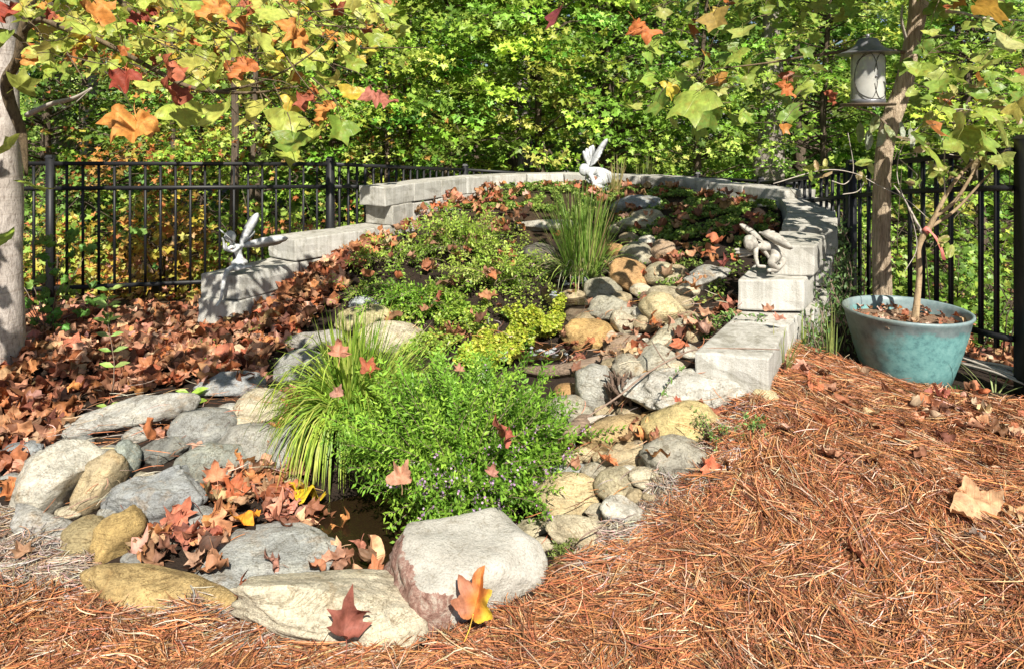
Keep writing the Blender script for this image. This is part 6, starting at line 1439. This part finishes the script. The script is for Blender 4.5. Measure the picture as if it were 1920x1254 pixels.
def wing(parent, root, tips, mat, width=.16, name='wing'):
    """wing made of overlapping feather blades from one root"""
    parts = []; r0 = W(*root)
    for i, t in enumerate(tips):
        e = W(*t); d = e - r0; L = d.length; s = d.cross(Vector((0, 1, .15))).normalized(); n = d.cross(s).normalized(); w = L * width
        prof = [(0, .25), (.2, .7), (.5, 1.), (.8, .9), (.94, .6), (1., .12)]; V = []
        for f, k in prof:
            c = r0 + d * f + Vector((0, -.012 * math.sin(f * pi), -.04 * L * f * f)) + n * (.002 * i)
            V += [tuple(c + s * w * k + n * .0), tuple(c + n * .007), tuple(c - s * w * k), tuple(c - n * .004)]
        F = []
        for j in range(len(prof) - 1):
            for m in range(4): a = 4 * j + m; b = 4 * j + (m + 1) % 4; F += [(a, b, b + 4), (a, b + 4, a + 4)]
        V = np.array(V); parts.append((V, np.array(F), np.zeros_like(V), V))
    V, F, _, _ = merge(parts); return link(name, tri_mesh(name, V, F, False), mat, parent)
# seated fairy playing a flute on the left wall end
fa = tag(empty('fairy_statue', W(452, 498, 5.15)), 'grey winged fairy statue playing a flute, seated on the left end of the wall', 'statue')
J = {'pelvis': ((450, 493, 5.12), .034), 'waist': ((448, 480, 5.13), .024), 'chest': ((444, 466, 5.12), (.034, .026)), 'neck': ((438, 457, 5.10), .012), 'skull': ((433, 450, 5.08), .014),
     'hip1': ((443, 497, 5.06), .026), 'knee1': ((424, 510, 4.96), .018), 'shin1': ((419, 532, 4.94), .016), 'ank1': ((415, 560, 4.93), .010), 'toe1': ((405, 576, 4.89), .009),
     'hip2': ((456, 497, 5.10), .026), 'knee2': ((440, 505, 4.98), .02), 'shin2': ((456, 502, 5.0), .014), 'toe2': ((473, 500, 5.04), .010),
     'sh1': ((436, 462, 5.07), .014), 'el1': ((421, 470, 5.03), .011), 'ha1': ((419, 452, 5.02), .008), 'fi1': ((416, 446, 5.01), .006),
     'sh2': ((452, 461, 5.13), .014), 'el2': ((438, 472, 5.05), .012), 'ha2': ((425, 470, 5.03), .009), 'fi2': ((424, 456, 5.02), .006)}
E = [('pelvis', 'waist'), ('waist', 'chest'), ('chest', 'neck'), ('neck', 'skull'), ('pelvis', 'hip1'), ('hip1', 'knee1'), ('knee1', 'shin1'), ('shin1', 'ank1'), ('ank1', 'toe1'), ('pelvis', 'hip2'), ('hip2', 'knee2'), ('knee2', 'shin2'), ('shin2', 'toe2'),
     ('chest', 'sh1'), ('sh1', 'el1'), ('el1', 'ha1'), ('ha1', 'fi1'), ('chest', 'sh2'), ('sh2', 'el2'), ('el2', 'ha2'), ('ha2', 'fi2')]
skin_figure('body', J, E, M['fairy'], fa, 'pelvis'); head('head', 430, 444, 5.06, .036, M['fairy'], fa, (-1, -.5))
wing(fa, (450, 462, 5.16), [(484, 397, 5.2), (474, 415, 5.2), (478, 432, 5.2), (470, 446, 5.2)], M['fairy'], .13)
wing(fa, (450, 462, 5.16), [(540, 443, 5.12), (530, 450, 5.18), (512, 454, 5.2), (488, 458, 5.2)], M['fairy'], .09)
tube('flute', [tuple(W(411, 430, 4.98)), tuple(W(437, 452, 5.03))], [.005], M['fairy'], fa, 8)
V_, F_ = ico(3); sk = V_.copy()
for i, v in enumerate(V_): sk[i] = v * (1 + .12 * math.sin(6 * math.atan2(v[1], v[0])) * max(0, -v[2] + .3))
link('skirt', tri_mesh('skirt', sk * np.array([.058, .05, .03]) + np.array(W(449, 492, 5.11)), F_, True), M['fairy'], fa)
# kneeling fairy at the back
fb = tag(empty('fairy_statue', W(1120, 360, 7.5)), 'pale winged fairy statue bending forward with raised wings before the back wall', 'statue')
J = {'pelvis': ((1136, 332, 7.5), .075), 'waist': ((1126, 322, 7.5), .062), 'chest': ((1112, 318, 7.48), (.068, .055)), 'neck': ((1102, 318, 7.45), .028), 'skull': ((1098, 320, 7.43), .03),
     'hip1': ((1130, 340, 7.42), .052), 'knee1': ((1112, 347, 7.3), .038), 'ank1': ((1135, 355, 7.38), .026), 'toe1': ((1145, 357, 7.4), .02), 'hip2': ((1142, 340, 7.55), .05), 'knee2': ((1130, 353, 7.45), .035), 'toe2': ((1150, 356, 7.6), .02),
     'sh1': ((1106, 326, 7.4), .032), 'el1': ((1112, 338, 7.34), .024), 'ha1': ((1117, 355, 7.3), .018), 'fi1': ((1117, 361, 7.28), .014), 'sh2': ((1108, 322, 7.52), .03), 'el2': ((1099, 336, 7.45), .022), 'ha2': ((1108, 344, 7.38), .016),
     'bow': ((1146, 328, 7.5), .03), 'bow2': ((1152, 330, 7.5), .02)}
E = [('pelvis', 'waist'), ('waist', 'chest'), ('chest', 'neck'), ('neck', 'skull'), ('pelvis', 'hip1'), ('hip1', 'knee1'), ('knee1', 'ank1'), ('ank1', 'toe1'), ('pelvis', 'hip2'), ('hip2', 'knee2'), ('knee2', 'toe2'), ('chest', 'sh1'), ('sh1', 'el1'), ('el1', 'ha1'), ('ha1', 'fi1'), ('chest', 'sh2'), ('sh2', 'el2'), ('el2', 'ha2'), ('pelvis', 'bow'), ('bow', 'bow2')]
skin_figure('body', J, E, M['fairy'], fb, 'pelvis'); head('head', 1095, 320, 7.4, .058, M['fairy'], fb, (-1, -.5), .35)
wing(fb, (1103, 312, 7.5), [(1094, 282, 7.5), (1100, 277, 7.52), (1108, 273, 7.54), (1112, 271, 7.56), (1112, 285, 7.56)], M['fairy'], .16)
wing(fb, (1106, 312, 7.48), [(1139, 258, 7.44), (1131, 277, 7.44), (1129, 284, 7.44), (1126, 291, 7.44), (1122, 298, 7.44), (1117, 304, 7.44)], M['fairy'], .10)
# crouching fairy on the right wall step
fcx = tag(empty('fairy_statue', W(1435, 505, 4.25)), 'tan grey winged fairy statue crouching with bowed head on the right wall step', 'statue')
J = {'pelvis': ((1448, 462, 4.28), .04), 'waist': ((1438, 456, 4.28), .036), 'chest': ((1424, 452, 4.26), (.040, .032)), 'neck': ((1411, 451, 4.23), .016), 'skull': ((1406, 453, 4.21), .018),
     'hip1': ((1448, 472, 4.22), .032), 'knee1': ((1437, 486, 4.12), .022), 'ank1': ((1453, 497, 4.18), .014), 'toe1': ((1432, 499, 4.12), .012), 'hip2': ((1456, 470, 4.32), .03), 'knee2': ((1462, 482, 4.26), .022), 'ank2': ((1450, 497, 4.24), .014),
     'sh1': ((1411, 458, 4.2), .017), 'el1': ((1411, 475, 4.15), .013), 'ha1': ((1415, 491, 4.12), .011), 'fi1': ((1430, 492, 4.1), .010), 'sh2': ((1420, 456, 4.32), .017), 'el2': ((1434, 474, 4.2), .011), 'ha2': ((1442, 485, 4.14), .009)}
E = [('pelvis', 'waist'), ('waist', 'chest'), ('chest', 'neck'), ('neck', 'skull'), ('pelvis', 'hip1'), ('hip1', 'knee1'), ('knee1', 'ank1'), ('ank1', 'toe1'), ('pelvis', 'hip2'), ('hip2', 'knee2'), ('knee2', 'ank2'), ('chest', 'sh1'), ('sh1', 'el1'), ('el1', 'ha1'), ('ha1', 'fi1'), ('chest', 'sh2'), ('sh2', 'el2'), ('el2', 'ha2')]
skin_figure('body', J, E, M['fairy_tan'], fcx, 'pelvis'); head('head', 1400, 450, 4.2, .040, M['fairy_tan'], fcx, (-.8, -.6), .5)
wing(fcx, (1424, 446, 4.27), [(1382, 413, 4.3), (1388, 421, 4.3), (1396, 428, 4.3)], M['fairy_tan'], .12)
wing(fcx, (1418, 430, 4.3), [(1478, 456, 4.12), (1470, 447, 4.16), (1464, 440, 4.2), (1456, 433, 4.24), (1446, 427, 4.28), (1436, 424, 4.3)], M['fairy_tan'], .11)
wing(fcx, (1412, 466, 4.25), [(1372, 459, 4.25), (1374, 465, 4.25), (1380, 472, 4.25)], M['fairy_tan'], .1)
for ob in list(COL.objects):
    if ob.parent is fcx: ob.location.y -= .14; ob.location.x -= .03

# green oak-like sprout behind the near tree
def broad_plant(px, py, Y, label, n=34, h=.7, w=.4, pal=[(.14, .30, .06), (.22, .38, .08)], lf=.06, z0=None):
    b = W(px, py, Y); b.z = tz(b.x, b.y); root = tag(empty('leafy_plant', b), label, 'plant'); P = np.array([[b.x + rng.normal(0, w / 2), b.y + rng.normal(0, .12), b.z + rng.uniform(.1, h)] for _ in range(n)])
    for p in P: pass
    tag(stamp_obj('foliage', [stamp(DRY_LO[1], rotmats(-rng.normal(.7, .4, n), rng.normal(0, .4, n), rng.normal(pi, .8, n)), P, rng.uniform(.6, 1.1, n) * lf, pick(pal, n))], M['small_bulk'], root), kind='stuff')
    tubes('stems', [(np.array([tuple(b), ((b.x + p[0]) / 2, (b.y + p[1]) / 2, (b.z + p[2]) / 2 + .05), tuple(p)]), [.005, .003, .002]) for p in P[:12]], M['twig'], root, 4)
broad_plant(90, 590, 5.05, 'bright green lobed leaf plant growing between the near tree and the left fence', 60, .8, .5)
